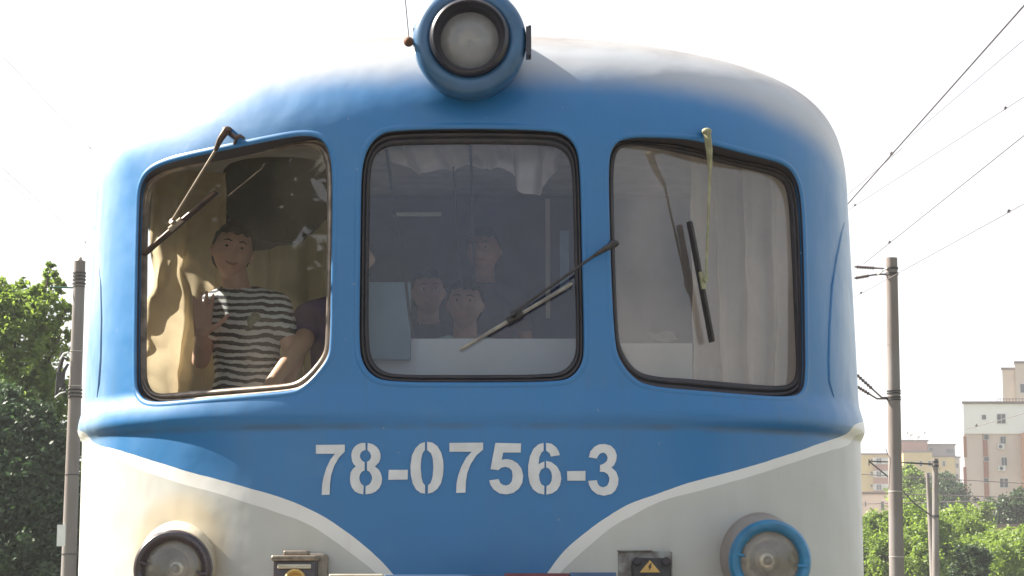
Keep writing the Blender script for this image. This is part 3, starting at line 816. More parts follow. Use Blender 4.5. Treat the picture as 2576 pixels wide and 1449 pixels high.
wiper('right', (1778, 330), (1786, 425), (1776, 703), (1737, 556), (1794, 860), M['olive'], M['olive'], M['wiper'], 'wiper with olive yellow arm hanging from above the right window', standoff=.06, boff=.04, rise=.11)

# ------------------------------------------------------------------ cab interior (parts of the railcar)
def dbox(mb, px0, px1, py0, py1, Y, depth):
    a = P(px0, py0, Y); b = P(px1, py1, Y); mb.box((a.x, Y, min(a.z, b.z)), (b.x, Y + depth, max(a.z, b.z)))
m = MB(); zz = list(np.linspace(1.25, ZR + HR - .04, 40))
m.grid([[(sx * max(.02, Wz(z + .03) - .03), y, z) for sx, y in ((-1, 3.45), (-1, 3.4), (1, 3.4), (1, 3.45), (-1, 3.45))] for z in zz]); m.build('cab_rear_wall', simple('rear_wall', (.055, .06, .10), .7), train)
m = MB(); m.box((-1.40, .35, 1.18), (1.40, 12.8, 1.25)); m.build('cab_floor', M['inner_wall'], train)
m = MB(); a = P(1000, 852, .30); m.box((-.36, .30, 1.5), (.40, .80, a.z)); m.build('dashboard', M['desk'], train)
m = MB(); a = P(1600, 866, .55); m.box((.42, .52, 1.5), (P(1742, 900, .52).x, .9, a.z - .0)); m.build('dashboard_side', M['desk'], train)
m = MB(); a = P(926, 712, .26); b = P(1032, 905, .26); m.box((a.x - .03, .24, b.z), (b.x, .29, a.z)); m.build('console_box', M['desk_box'], train)
for pts, r in (([(972,375),(985,470),(992,530),(1010,620),(1022,720),(1030,790),(1040,850)], .0040), ([(1183,365),(1187,470),(1189,560),(1192,640),(1195,720)], .0038), ([(1140,420),(1147,520),(1155,640),(1162,720)], .0026)):
    m = MB(); m.tube([P(a, b, .14) for a, b in pts], r*1.25, 8)
    m.sphere(P(*pts[2], .14), r*2.2, 6); m.build('hanging_cable', M['cable'], train)
m = MB(); ol = smooth_closed([(x, y, 0) for x, y in ((560,395),(566,480),(572,545),(610,590),(690,612),(770,598),(815,560),(840,500),(842,395))], 80, 2)
f0 = [P(p.x, p.y, 1.55) for p in ol]; m.grid([f0, [p + Vector((0, .03, 0)) for p in f0]], closed=True); k0 = len(m.v)
m.add(f0, [tuple(range(80))]); m.add([p + Vector((0, .03, 0)) for p in f0], [tuple(range(80))])
m.build('dark_void_panel', simple('void_dark', (.018, .022, .026), .8), train)  # dark panel added to stand for the unlit void of the cab
m = MB(); dbox(m, 990, 1110, 534, 543, 3.38, .015); m.build('grab_rail', M['desk'], train)
m = MB(); dbox(m, 1408, 1432, 580, 730, 3.38, .015); m.build('window_light_panel', simple('window_light_blue', (.25, .40, .65), .5), train)  # blue panel painted as the daylight of a far side window
m = MB(); dbox(m, 1372, 1384, 500, 800, 2.9, .03); m.build('door_post', M['inner_wall'], train)

# draped cloths
def curtain(name, label, top, bot, Y, mat, folds, amp, nx=120, nz=60, sway=.02, ph=0.0, grp=None, slant=0.0, crumple=.02):
    """top / bot: picture polylines left to right; hung in the plane y = Y"""
    tp = [P(a, b, Y) for a, b in top]; bp = [P(a, b, Y) for a, b in bot]
    def at(poly, t):
        L = [0]
        for i in range(len(poly)-1): L.append(L[-1] + (poly[i+1]-poly[i]).length)
        s = t * L[-1]
        for i in range(len(poly)-1):
            if s <= L[i+1] + 1e-9: return poly[i].lerp(poly[i+1], (s - L[i]) / max(1e-9, L[i+1]-L[i]))
        return poly[-1]
    rows = []
    sm = lambda poly: [sum((at(poly, max(0, min(1, i / nx + d * .012))) for d in (-2, -1, 0, 1, 2)), Vector()) / 5 for i in range(nx + 1)]
    TP, BP = sm(tp), sm(bp)
    for j in range(nz + 1):
        v = j / nz; row = []
        for i in range(nx + 1):
            u = i / nx; p = TP[i].lerp(BP[i], v)
            f = 2*math.pi*folds*u + ph + slant * v + .8*math.sin(3.1*v + u*5)
            d = amp * (math.sin(f) + .35 * math.sin(2.3*f + 1 + 2*v)) * (.55 + .45*v) + sway * math.sin(6*v + 9*u + ph)
            d += crumple * (mnoise.noise(Vector((p.x*5, p.z*4, ph))) + .6*abs(mnoise.noise(Vector((p.x*11 + p.z*7, p.z*9 - p.x*4, ph+3)))))
            row.append(p + Vector((amp*.35*math.cos(f) + crumple*.4*mnoise.noise(Vector((p.z*6, u*3, ph+7))), d, 0)))
        rows.append(row)
    m = MB(); m.grid(rows)
    o = m.build(name, mat, None, sharp=180)
    tag(o, label, 'curtain', grp); return o
curtain('curtain', 'khaki curtain bunched at the outer edge of the left cab window, beside the striped shirt', [(375,440),(460,432),(576,436)], [(372,1020),(460,1020),(570,1020)], 1.12, M['khaki'], 2.6, .026, sway=.03, slant=3.5, crumple=.07)
curtain('curtain', 'dull khaki curtain hanging behind the two people at the left window', [(600,640),(660,628),(740,618),(800,570),(850,500)], [(600,1060),(740,1060),(860,1060)], 1.75, M['khaki_dark'], 3.5, .035, ph=1.2)
curtain('curtain', 'pale pleated curtain filling the right side of the right cab window', [(1732,380),(1860,380),(2060,400)], [(1738,1020),(1900,1040),(2070,1040)], .92, M['beige_cloth'], 5.0, .032, ph=.4)
curtain('cloth_valance', 'crumpled beige cloth slung along the top of the middle cab window', [(935,355),(1100,355),(1300,355),(1420,355)], [(945,385),(1010,415),(1070,436),(1140,428),(1175,415),(1195,430),(1215,422),(1270,428),(1298,455),(1318,492),(1352,488),(1390,450),(1405,400)], .24, M['pale_cloth'], 6.0, .030, sway=.02, ph=.7)
m = MB()
rows = []
for j in range(9):
    rows.append([P(1633 + 8.0*i + 3*j*.3, 862 - 26 + 3*j*.9 + 3*math.sin(i*.8+j*.5), .56 + .012*j) for i in range(9)])
m.grid(rows); o = m.build('paper', M['plate_white'], None, sharp=180); tag(o, 'crumpled white paper lying on the white desk behind the right cab window', 'paper')
m = MB(); m.tube([P(1700, 868, .62), P(1690, 890, .60), P(1672, 915, .58), P(1668, 945, .56)], .004, 8); o = m.build('desk_cord', M['desk_box'], train)

# ------------------------------------------------------------------ people
def capsule(mb, a, b, ra, rb, n=14, sx=1.0, up=None):
    a, b = Vector(a), Vector(b); t = (b - a); L = t.length
    if L < 1e-6: t = Vector((0,0,1)); L = 1e-6
    t = t / L; pts = []; rad = []
    for k in range(5):
        q = R(90 - 90*k/5 ) ; pts.append(a - t * (ra*math.sin(q))); rad.append(max(.0008, ra*math.cos(q)))
    pts.append(a); rad.append(ra); pts.append(b); rad.append(rb)
    for k in range(1, 6):
        q = R(90*k/5); pts.append(b + t * (rb*math.sin(q))); rad.append(max(.0008, rb*math.cos(q)))
    mb.tube(pts, rad, n, sx=sx, up=up)
def remesh(mb, vox, smooth=3):
    me = mb.mesh('tmp'); o = bpy.data.objects.new('tmp', me); COL.objects.link(o)
    r = o.modifiers.new('r', 'REMESH'); r.mode = 'VOXEL'; r.voxel_size = vox
    s = o.modifiers.new('s', 'SMOOTH'); s.factor = .5; s.iterations = smooth
    dg = bpy.context.evaluated_depsgraph_get(); new = bpy.data.meshes.new_from_object(o.evaluated_get(dg))
    bpy.data.objects.remove(o); bpy.data.meshes.remove(me)
    new.materials.clear()
    return new
def head_pts(mb, c, rot, s=1.0, hair=False):
    n = 44; vs = []
    g = lambda x, z, x0, z0, sx, sz: math.exp(-((x-x0)/sx)**2 - ((z-z0)/sz)**2)
    rows = []
    for i in range(n+1):
        a = math.pi * min(max(i, .02), n-.02) / n; row = []
        for j in range(2*n):
            q = 2*math.pi*j/(2*n)
            x = math.sin(a)*math.cos(q); y = math.sin(a)*math.sin(q); z = math.cos(a)
            X_, Y_, Z_ = .079*x, .096*y, .114*z
            if Z_ < 0:
                k = (-Z_/.118); X_ *= 1 - .30*k**1.6; Y_ *= (1 - .12*k) if Y_ < 0 else (1 - .55*k**1.2)
            if y < 0:
                f = -y
                d = .024*g(X_, Z_, 0, -.022, .012, .018)*f + .010*g(X_, Z_, 0, .002, .009, .022) - .010*g(X_, Z_, .031, .008, .016, .012) - .010*g(X_, Z_, -.031, .008, .016, .012) \
                    + .005*g(X_, Z_, 0, .030, .05, .010) + .007*g(X_, Z_, 0, -.062, .024, .009) + .008*g(X_, Z_, 0, -.096, .022, .014) + .005*g(X_, Z_, .042, -.03, .018, .02) + .005*g(X_, Z_, -.042, -.03, .018, .02) \
                    - .004*g(X_, Z_, 0, -.050, .02, .005)
                Y_ -= d
            row.append(Vector(c) + rot @ (Vector((X_, Y_, Z_)) * s))
        rows.append(row)
    mb.grid(rows, closed=True)
    for sg in (-1, 1):
        p = Vector((sg*.077, .006, -.006)) * s; mb.tube([Vector(c) + rot @ (p + Vector((0, 0, .026))*s), Vector(c) + rot @ (p + Vector((sg*.006, .004, 0))*s), Vector(c) + rot @ (p + Vector((0, 0, -.026))*s)], [.007*s, .013*s, .007*s], 8)
def hair_mesh(c, rot, s, long=0.0):
    mb = MB(); n = 40; rows = []
    for i in range(n+1):
        a = math.pi * min(max(i, .02), n-.02) / n; row = []
        for j in range(2*n):
            q = 2*math.pi*j/(2*n); x = math.sin(a)*math.cos(q); y = math.sin(a)*math.sin(q); z = math.cos(a)
            # hair line: high on the forehead, low at the back
            zl = .50 if y < -.3 else (.50 - (y + .3) * 1.3)
            zl = max(zl, -.55 - long)
            zz = max(z, zl + .03*math.sin(q*9))
            k = 1.08 + (.018*math.sin(q*13 + 3*z) + .014*math.sin(q*29 + 9*z) + .012*math.sin(z*31 + q*5)) * (1 if z > zl else 0)
            row.append(Vector(c) + rot @ (Vector((.080*x*k, .098*y*k + .003, .116*zz*k)) * s))
        rows.append(row)
    mb.grid(rows, closed=True); return mb
def hand_caps(mb, wrist, d, side, pn, s=1.0, curl=.15, spread=1.0):
    """wrist point, d = direction of fingers, side = toward the thumb, pn = palm normal"""
    d, side, pn = d.normalized(), side.normalized(), pn.normalized()
    for k in range(4):
        o = (.030 - .020*k); capsule(mb, wrist + side*o*.55*s, wrist + d*.082*s + side*o*s, .015*s, .0115*s, 10)
    for k, L in enumerate((.070, .080, .074, .058)):
        o = (.031 - .0205*k); ang = (.13 - .09*k) * spread
        p = wrist + d*.085*s + side*o*s; dd = (d*math.cos(ang) + side*math.sin(ang)).normalized()
        for f, r0, r1 in ((.45, .0092, .0086), (.30, .0086, .0080), (.25, .0080, .0068)):
            q = p + dd * L * f * s; capsule(mb, p, q, r0*s, r1*s, 10); p = q; dd = (dd + pn*curl).normalized()
    p = wrist + side*.028*s + d*.015*s; dd = (d*.55 + side*.85).normalized()
    for L, r0, r1 in ((.040, .014, .011), (.030, .011, .0095), (.025, .0095, .0075)):
        q = p + dd*L*s; capsule(mb, p, q, r0*s, r1*s, 10); p = q; dd = (dd + d*.25 + pn*curl).normalized()

def person(label, hpx, Y, s, yaw=0, pitch=0, roll=0, shirt=None, skin=None, chest_dx=0, vox=.006, armR=None, armL=None, group=None, floor=1.25, lean=0.0, sleeve=.5, bw=1.0, longhair=0.0):
    """armR/armL: (elbow, wrist, hand) with picture positions + depth; R = the side seen on the picture's left"""
    hc_ = P(*hpx, Y); rot = Matrix.Rotation(R(roll), 3, 'Y') @ Matrix.Rotation(R(yaw), 3, 'Z') @ Matrix.Rotation(R(pitch), 3, 'X')
    root = empty('person', (hc_.x, Y + .05, floor), label, 'person', group)
    k = s
    neck = hc_ + Vector((chest_dx*.25, .035, -.135))*k; chest = hc_ + Vector((chest_dx*.7, .045, -.30))*k; waist = hc_ + Vector((chest_dx + lean, .05, -.56))*k
    hip = hc_ + Vector((chest_dx + lean, .05, -.75))*k
    shR = chest + Vector((-.165*bw, 0, .075))*k; shL = chest + Vector((.165*bw, 0, .075))*k
    b = MB(); head_pts(b, hc_, rot, k)
    capsule(b, hc_ + Vector((0,.03,-.06))*k, neck + Vector((0,0,-.03))*k, .052*k, .058*k)
    def torso(m, e):
        capsule(m, neck + Vector((0,0,-.06))*k, chest, (.075+e)*k, (.115*bw+e)*k)
        for sg in (-1, 1):
            capsule(m, chest + Vector((sg*.055, 0, .0))*k, waist + Vector((sg*.05,0,0))*k, (.098*bw+e)*k, (.088*bw+e)*k)
            capsule(m, waist + Vector((sg*.05,0,0))*k, hip + Vector((sg*.07,0,0))*k, (.088+e)*k, (.102+e)*k)
            capsule(m, neck + Vector((sg*.03,0,-.05))*k, (shR if sg < 0 else shL), (.045+e)*k, (.052+e)*k)
    torso(b, 0)
    fl = Vector((hip.x, hip.y, floor)); hh = hip.z - floor
    for sg in (-1, 1):
        kn_ = hip + Vector((sg*.095*k, -.02, -hh*.50)); an = hip + Vector((sg*.10*k, .01, -hh + .07*k))
        capsule(b, hip + Vector((sg*.085,0,-.03))*k, kn_, .085*k, .056*k); capsule(b, kn_, an, .054*k, .038*k)
        capsule(b, an + Vector((0,.02,-.03))*k, an + Vector((0,-.15,-.045))*k, .035*k, .028*k)
    arms = []
    for sh, arm, sg in ((shR, armR, -1), (shL, armL, 1)):
        if arm is None: el = sh + Vector((sg*.05, .02, -.27))*k; wr = el + Vector((sg*-.01, -.06, -.24))*k; hd = None
        else: el = P(*arm[0][:2], arm[0][2]); wr = P(*arm[1][:2], arm[1][2]); hd = arm[2] if len(arm) > 2 else None
        capsule(b, sh, el, .047*k, .037*k); capsule(b, el, wr, .037*k, .025*k)
        if hd: hand_caps(b, wr, Vector(hd[0]), Vector(hd[1]), Vector(hd[2]), k, hd[3], hd[4])
        else: hand_caps(b, wr, (wr - el), Vector((-sg, -.3, 0)), Vector((-sg, .2, 0)), k, .3, .6)
        arms.append((sh, el, wr))
    bo = link_mesh('body', remesh(b, vox), skin or M['skin'], root, sharp=180)
    m = MB(); torso(m, .012)
    for sh, el, wr in arms: capsule(m, sh, sh.lerp(el, sleeve), .060*k, .054*k)
    me = remesh(m, .010, 4)
    # open the collar: drop the faces that close over the neck
    bm = bmesh.new(); bm.from_mesh(me); cc = neck + Vector((0, -.02, .035))*k
    bmesh.ops.delete(bm, geom=[f for f in bm.faces if (f.calc_center_median() - cc).length < .085*k and f.calc_center_median().z > neck.z - .045*k], context='FACES'); bm.to_mesh(me); bm.free()
    sh_o = link_mesh('shirt', me, shirt, root, sharp=180)
    m = MB()
    for sg in (-1, 1):
        kn_ = hip + Vector((sg*.095*k, -.02, -hh*.50)); an = hip + Vector((sg*.10*k, .01, -hh + .10*k))
        capsule(m, waist + Vector((sg*.05, 0, -.08))*k, hip + Vector((sg*.075,0,-.02))*k, .10*k, .116*k); capsule(m, hip + Vector((sg*.085,0,-.03))*k, kn_, .102*k, .072*k); capsule(m, kn_, an, .072*k, .058*k)
    link_mesh('trousers', remesh(m, .014, 3), M['jeans'], root, sharp=180)
    hm = hair_mesh(hc_, rot, k, longhair); hm.build('hair', M['hair'], root, sharp=180)
    for sg in (-1, 1):
        m = MB(); m.sphere(hc_ + rot @ (Vector((sg*.031, -.079, .008))*k), .0115*k, 8, (1.1, .75, .50)); eo = m.build('eye', M['eye_white'], root)
        m = MB(); m.sphere(hc_ + rot @ (Vector((sg*.031, -.0855, .008))*k), .0058*k, 8); m.build('iris', M['hair'], eo)
        m = MB(); m.tube([hc_ + rot @ (Vector((sg*a_, y_, z_))*k) for a_, y_, z_ in ((.014,-.094,.028),(.030,-.091,.034),(.048,-.078,.028))], [.0022*k, .0032*k, .0015*k], 6); m.build('eyebrow', M['hair'], root)
    m = MB(); m.tube([hc_ + rot @ (Vector((x_, y_, z_))*k) for x_, y_, z_ in ((-.026,-.079,-.053),(-.012,-.090,-.061),(0,-.093,-.063),(.012,-.090,-.061),(.026,-.079,-.053))], [.002*k, .0048*k, .0055*k, .0048*k, .002*k], 8); m.build('mouth', M['lips'], root)
    return root, chest
YA = 1.02
pa, ch = person('smiling person in a black and white striped shirt waving behind the left cab window', (585, 632), YA, .94, yaw=12, roll=10, shirt=M['stripes'], skin=M['skin'], chest_dx=.07, vox=.0045,
    armR=((505, 905, YA - .02), (508, 838, YA - .20), ((.04, -.12, 1), (.9, .1, -.05), (0, -1, 0), .10, .9)),
    armL=((742, 900, YA + .0), (690, 1040, YA - .08)), sleeve=.50, longhair=.1, bw=.80)
m = MB()
ctr = P(617, 805, YA - .10); rows = []
for i in range(7):
    rows.append([Vector((ctr.x + (.045*i/6)*math.cos(a)*(1+.25*math.sin(3*a)), ch.y - .092 + .014*(i/6)**2, ctr.z + (.045*i/6)*math.sin(a)*(1+.2*math.sin(2*a+1)))) for a in [2*math.pi*k/24 for k in range(24)]])
m.grid(rows, closed=True); m.build('shirt_print', M['print'], pa, sharp=180)
YB = 1.12
person('person in a purple T-shirt, only one arm showing at the left window edge', (884, 650), YB, 1.0, yaw=-10, shirt=M['purple_shirt'], skin=M['skin_tan'], vox=.007,
    armR=((762, 862, YB - .12), (668, 985, YB - .30)), sleeve=.62, chest_dx=.0)
person('child peering over the white dashboard right beside the blue-grey box', (1077, 736), 1.35, .80, yaw=8, roll=-3, shirt=M['dark_shirt'], vox=.006, skin=M['skin_shaded'])
person('child in a pale green collar peering over the dashboard below the hanging cable', (1170, 766), 1.15, .84, yaw=-4, roll=3, shirt=M['green_shirt'], vox=.006, skin=M['skin_shaded'])
person('dim standing figure in the dark cab behind the two children at the middle window', (1217, 632), 2.95, .98, yaw=-14, shirt=M['dark_shirt'], vox=.008, skin=M['skin_shaded'])

# ------------------------------------------------------------------ underframe, wheels, track, ground
m = MB(); m.box((-1.30, .6, .75), (1.30, 12.6, 1.02)); m.box((-1.25, -.05, .80), (1.25, .6, 1.05)); m.build('underframe', M['underframe'], train)
for y in (2.0, 4.4, 9.5, 11.8):
    for sx in (-1, 1):
        m = MB(); m.lathe([(.001,0),(.40,0),(.46,.02),(.46,.10),(.49,.11),(.49,.135),(.001,.135)], (sx*.76, y, .62), Vector((-sx,0,0)), n=40); m.build('wheel', M['steel'], train)
def plane(name, x0, x1, y0, y1, z, mat, nx=1):
    m = MB(); m.add([(x0,y0,z),(x1,y0,z),(x1,y1,z),(x0,y1,z)], [(0,1,2,3)]); o = m.build(name, mat, smooth=False); o['kind'] = 'structure'; return o
plane('ground', -1500, 1500, -800, 2500, -.15, M['soil'])
m = MB()
prof = [(-5.6, -.146), (-4.9, -.03), (6.0, -.03), (6.8, -.146)]
m.grid([[(x, y, z) for x, z in prof] for y in (-60, 0, 60, 200)]); o = m.build('ballast_bed', M['gravel'], smooth=False); o['kind'] = 'structure'
for cx in (0, 4.2):
    rl = MB()
    for sx in (-.75, .75):
        rl.box((cx+sx-.035, -60, .105), (cx+sx+.035, 200, .14)); rl.box((cx+sx-.01, -60, -.0), (cx+sx+.01, 200, .104)); rl.box((cx+sx-.07, -60, -.014), (cx+sx+.07, 200, -.001))
    o = rl.build('rails', M['steel'], smooth=False); o['kind'] = 'structure'
    sl = MB()
    for i in range(120): sl.box((cx-1.25, -30+i*.6, -.025), (cx+1.25, -29.76+i*.6, -.016))
    o = sl.build('sleepers', M['sleeper'], smooth=False); o['kind'] = 'structure'

# ------------------------------------------------------------------ masts
def bands(mb, c0, r, zs):
    for z in zs: mb.lathe([(r+.002, -.02), (r+.018, -.018), (r+.018, .018), (r+.002, .02)], Vector((c0.x, c0.y, z)), Vector((0,0,1)), 20)
def insulator_string(mb, a, b, n, r=.055):
    a, b = Vector(a), Vector(b); ax = (b - a).normalized(); L = (b-a).length; prof = [(.012, 0), (.02, L*.06)]
    for i in range(n):
        h = L*(.10 + .80*i/n); st = L*.80/n
        prof += [(.022, h), (r, h + st*.35), (r*.95, h + st*.5), (.022, h + st*.62)]
    prof += [(.02, L*.94), (.012, L)]
    mb.lathe(prof, a, ax, 12)
def mast(name, label, tpx, bpx, Y, r0, r1, parent=None):
    t = P(*tpx, Y); b_ = P(*bpx, Y); d = (b_ - t); k = (t.z + .15) / (t.z - b_.z); base = t + d * k
    root = empty(name, base, label, 'pole', 'concrete line poles')
    rb = r0 + (r1 - r0) * k
    m = MB(); m.tube([base, base.lerp(t, .5), t], [rb, (rb + r0)/2, r0], 28); m.build('shaft', M['concrete'], root)
    at = lambda py: t + d * ((py - tpx[1]) / (bpx[1] - tpx[1]))
    rad = lambda py: r0 + (r1 - r0) * ((py - tpx[1]) / (bpx[1] - tpx[1]))
    return root, at, rad
# left mast
root, at, rad = mast('concrete_pole', 'grey concrete pole standing between the leafy tree and the railcar', (201, 657), (172, 1449), 37, .122, .160)
for grp in ((688, 696, 705, 715), (985, 994, 1003)):
    for py in grp:
        m = MB(); p = at(py); m.lathe([(rad(py)+.001, -.02), (rad(py)+.02, -.018), (rad(py)+.02, .018), (rad(py)+.001, .02)], p, Vector((0,0,1)), 20); m.build('band', M['band'], root)
for py in (723, 887, 975, 1198, 1395):
    m = MB(); p = at(py); m.lathe([(rad(py)+.001, -.01), (rad(py)+.012, -.008), (rad(py)+.012, .008), (rad(py)+.001, .01)], p, Vector((0,0,1)), 20); m.build('strap', M['concrete_light'] if py in (887, 975) else M['band'], root)
m = MB(); p = at(657); m.tube([p, p + Vector((0,0,.05)), p + Vector((.02,0,.09))], [.09, .05, .02], 10); m.build('cap', M['bare_metal'], root)
m = MB(); a = P(144, 1320, 36.8); b = P(163, 1374, 36.8); m.box((a.x, 36.80, b.z), (b.x, 36.83, a.z)); m.build('number_plate', M['plate_white'], root)
m = MB(); m.tube([P(125, 722, 37), P(188, 724, 37)], .018, 8); m.build('bracket_arm', simple('green_rod', (.03, .12, .09), .5), root)
m = MB()
for pts, r in (([(172,905),(158,900),(150,925),(146,960),(140,1000)], .05), ([(172,915),(160,935),(157,965),(165,985)], .045), ([(168,890),(155,885),(148,905)], .03), ([(165,965),(150,985),(138,1005)], .025)):
    m.tube([P(a, b, 36.9) for a, b in pts], [r*.6] + [r]*(len(pts)-2) + [r*.4], 8)
m.box(tuple(P(150, 960, 36.9) - Vector((.06, .05, .12))), tuple(P(150, 960, 36.9) + Vector((.07, .05, .20))))
m.build('cable_bracket', M['band'], root)
m = MB(); m.tube([P(150, 905, 36.8), P(160, 890, 36.8), P(172, 886, 36.8)], .02, 8); m.build('cable_clamp', M['plate_white'], root)
m = MB(); m.tube([P(138,1000,36.8), P(150,990,36.8), P(165,985,36.8)], .015, 8); m.build('cable_clamp', M['plate_white'], root)
# right mast
root, at, rad = mast('concrete_pole', 'tall concrete pole with four brown insulators, right of the railcar', (2243, 649), (2256, 1449), 37, .122, .160)
for py, t_ in ((676, .05), (690, .06), (988, .03), (994, .03), (1004, .03), (1010, .03)):
    m = MB(); m.lathe([(rad(py)+.001, -t_/2), (rad(py)+.018, -t_/2+.004), (rad(py)+.018, t_/2-.004), (rad(py)+.001, t_/2)], at(py), Vector((0,0,1)), 20); m.build('band', M['band'], root)
for py in (1240, 1402):
    m = MB(); m.lathe([(rad(py)+.001, -.012), (rad(py)+.008, -.01), (rad(py)+.008, .01), (rad(py)+.001, .012)], at(py), Vector((0,0,1)), 20); m.build('strap', M['concrete_light'], root)
for (a0, b0), (a1, b1), n in (((2228, 676), (2148, 671), 7), ((2206, 690), (2148, 700), 6), ((2218, 1000), (2150, 938), 6), ((2206, 1003), (2152, 970), 5)):
    m = MB(); p1 = P(a0, b0, 36.9); p0 = P(a1, b1, 36.9 - .25)
    insulator_string(m, p0.lerp(p1, .02), p0.lerp(p1, .72), n, .042)
    o = m.build('insulator', M['insulator'], root)
    m = MB(); m.tube([p0.lerp(p1, .70), p1, P(2232, b0, 37)], .02, 8); m.build('fitting', M['wire_pale'], o)
m = MB(); m.tube([P(2203, 694, 36.9), P(2232, 674, 36.8)], .018, 8); m.build('stay', M['plate_white'], root)
m = MB(); m.tube([P(2228, 1128, 36.82), P(2234, 1145, 36.8), P(2240, 1155, 36.78)], .008, 6); m.tube([P(2240, 1155, 36.78), P(2236, 1230, 36.78)], .007, 6); m.build('drop_cable', M['band'], root)
# far mast with bracket
root, at, rad = mast('concrete_pole', 'thin distant concrete pole rising out of the bushes with a bracket arm', (2353, 1154), (2354, 1422), 92, .135, .175)
m = MB()
m.tube([P(2280, 1164, 92), P(2352, 1168, 92)], .045, 8); m.tube([P(2186, 1160, 92), P(2280, 1164, 92)], .03, 8)
m.tube([P(2188, 1162, 92), P(2250, 1212, 92), P(2300, 1266, 92), P(2345, 1299, 92)], .035, 8); m.tube([P(2186, 1155, 92), P(2186, 1172, 92)], .03, 8)
m.build('bracket_arm', M['band'], root)
for py in (1162, 1172, 1299):
    m = MB(); m.lathe([(rad(py)+.001, -.06), (rad(py)+.03, -.05), (rad(py)+.03, .05), (rad(py)+.001, .06)], at(py), Vector((0,0,1)), 16); m.build('band', M['band'], root)
root, at, rad = mast('concrete_pole', 'pale slanting pole just left of the thin distant pole', (2333, 1190), (2341, 1310), 96, .09, .15)
# overhead wires
def wire(a, da, b, db, r, label, mat='wire', ext=(0, 0), clips=()):
    p, q = P(*a, da), P(*b, db); d = q - p; p2, q2 = p - d*ext[0], q + d*ext[1]
    m = MB(); nseg = 16; pts = []
    for i in range(nseg+1):
        t = i/nseg; v = p2.lerp(q2, t); pts.append(v)
    m.tube(pts, r, 6)
    o = m.build('overhead_wire', M[mat], None); tag(o, label, 'wire', 'overhead wires')
    for k, t in enumerate(clips):
        c = MB(); v = p.lerp(q, t); rr = min(r*3, .012 if r > .006 and da < 10 else 1)
        c.box(v - Vector((rr, rr*2, rr*.2)), v + Vector((rr, rr*2, rr*1.6))); c.tube([v + Vector((0,0,rr)), v + Vector((rr*.3,0,rr*2.6))], rr*.4, 6)
        c.build('clip', M['wire'], o)
wire((2576, 14), 7.1, (2138, 507), 14.3, .0065, 'thickest dark contact wire descending steeply at the upper right', ext=(.5, 3), clips=(.68,))
wire((2576, 100), 8.5, (2283, 350), 14.3, .0025, 'thin wire meeting the thickest wire at a clip, below it on its right', 'wire', ext=(.5, 0))
wire((2270, 372), 14.6, (2138, 485), 19, .0035, 'thin wire splitting off above the thickest wire near the railcar roof', 'wire_pale', ext=(0, 2))
wire((2576, 244), 24, (2138, 526), 36, .006, 'faint pale wire with two clips between the steep wires and the pole', 'wire_pale', ext=(.5, 1), clips=(.08, .96))
wire((2576, 341), 16, (2171, 665), 32, .006, 'thin grey wire running down to the insulators at the pole top', 'wire', ext=(.5, 0), clips=(.75,))
wire((2576, 513), 20, (2149, 748), 35, .006, 'pale wire crossing in front of the pole below its top insulators', 'wire_pale', ext=(.5, .5), clips=(.06, .94))
wire((93, 232), 12, (238, 385), 18.5, .0020, 'faint upper wire descending toward the railcar at the left', 'wire_pale', ext=(.7, 1), clips=(.9,))
wire((0, 417), 19, (222, 617), 34, .0035, 'faint lower wire with a clip just above the left pole', 'wire_pale', ext=(.5, .5), clips=(.95,))
wire((0, 438), 19.5, (214, 622), 34, .003, 'faint lowest wire at the left, parallel just under the one with the clip', 'wire_pale', ext=(.5, .5))
for a, b, l in (((2200, 1195), (2576, 1216), 'upper of the thin wires crossing low before the apartment tower'), ((2160, 1240), (2576, 1252), 'middle thin wire crossing before the apartment tower base'), ((2160, 1268), (2400, 1262), 'lowest thin wire crossing before the pinkish house')):
    wire(a, 100, b, 95, .022, l, 'wire', ext=(.1, .4))
wire((2430, 1080), 70, (2576, 1040), 60, .012, 'thin wire with a clip crossing the white top of the apartment tower', 'wire_pale', ext=(0, .5), clips=(.2,))

# ------------------------------------------------------------------ buildings
def wallm(name, col, var=.12, ns=.25): return simple(name, col, .9, var=var, nscale=ns)
B_ = dict(pink=wallm('render_pink', (.56, .46, .41)), white=wallm('render_white', (.74, .73, .72), .06), yellow=wallm('render_yellow', (.58, .43, .18)), brick=wallm('render_brick', (.36, .17, .12)),
          grey=wallm('render_grey', (.24, .20, .20)), brown=wallm('render_brown', (.30, .14, .10)), tan=wallm('render_tan', (.54, .46, .39)), orange=wallm('render_orange', (.52, .30, .20)), rim=wallm('roof_rim', (.16, .12, .11)),
          house=wallm('house_cream', (.52, .42, .24)), pane=simple('far_pane', (.07, .075, .09), .25), frame=wallm('far_frame', (.55, .53, .52)), ac=wallm('ac_white', (.6, .6, .6)))
def fwin(parent, px0, px1, py0, py1, Y, frame=True, panes=2, pm='pane'):
    a = P(px0, py0, Y); b = P(px1, py1, Y); m = MB(); t = max(.05, (b.x-a.x)*.07)
    if frame:
        m.box((a.x-t, Y-.10, a.z), (b.x+t, Y-.01, a.z+t)); m.box((a.x-t, Y-.14, b.z-t), (b.x+t, Y-.01, b.z))
        m.box((a.x-t, Y-.10, b.z), (a.x, Y-.01, a.z)); m.box((b.x, Y-.10, b.z), (b.x+t, Y-.01, a.z))
        for i in range(1, panes):
            xx = a.x + (b.x-a.x)*i/panes; m.box((xx-t*.4, Y-.08, b.z), (xx+t*.4, Y-.01, a.z))
        w_ = m.build('window', B_['frame'], parent, smooth=False)
        m = MB(); m.box((a.x, Y-.05, b.z), (b.x, Y-.005, a.z)); m.build('pane', B_[pm], w_, smooth=False)
    else:
        m.box((a.x, Y-.05, b.z), (b.x, Y-.005, a.z)); m.build('window', B_[pm], parent, smooth=False)
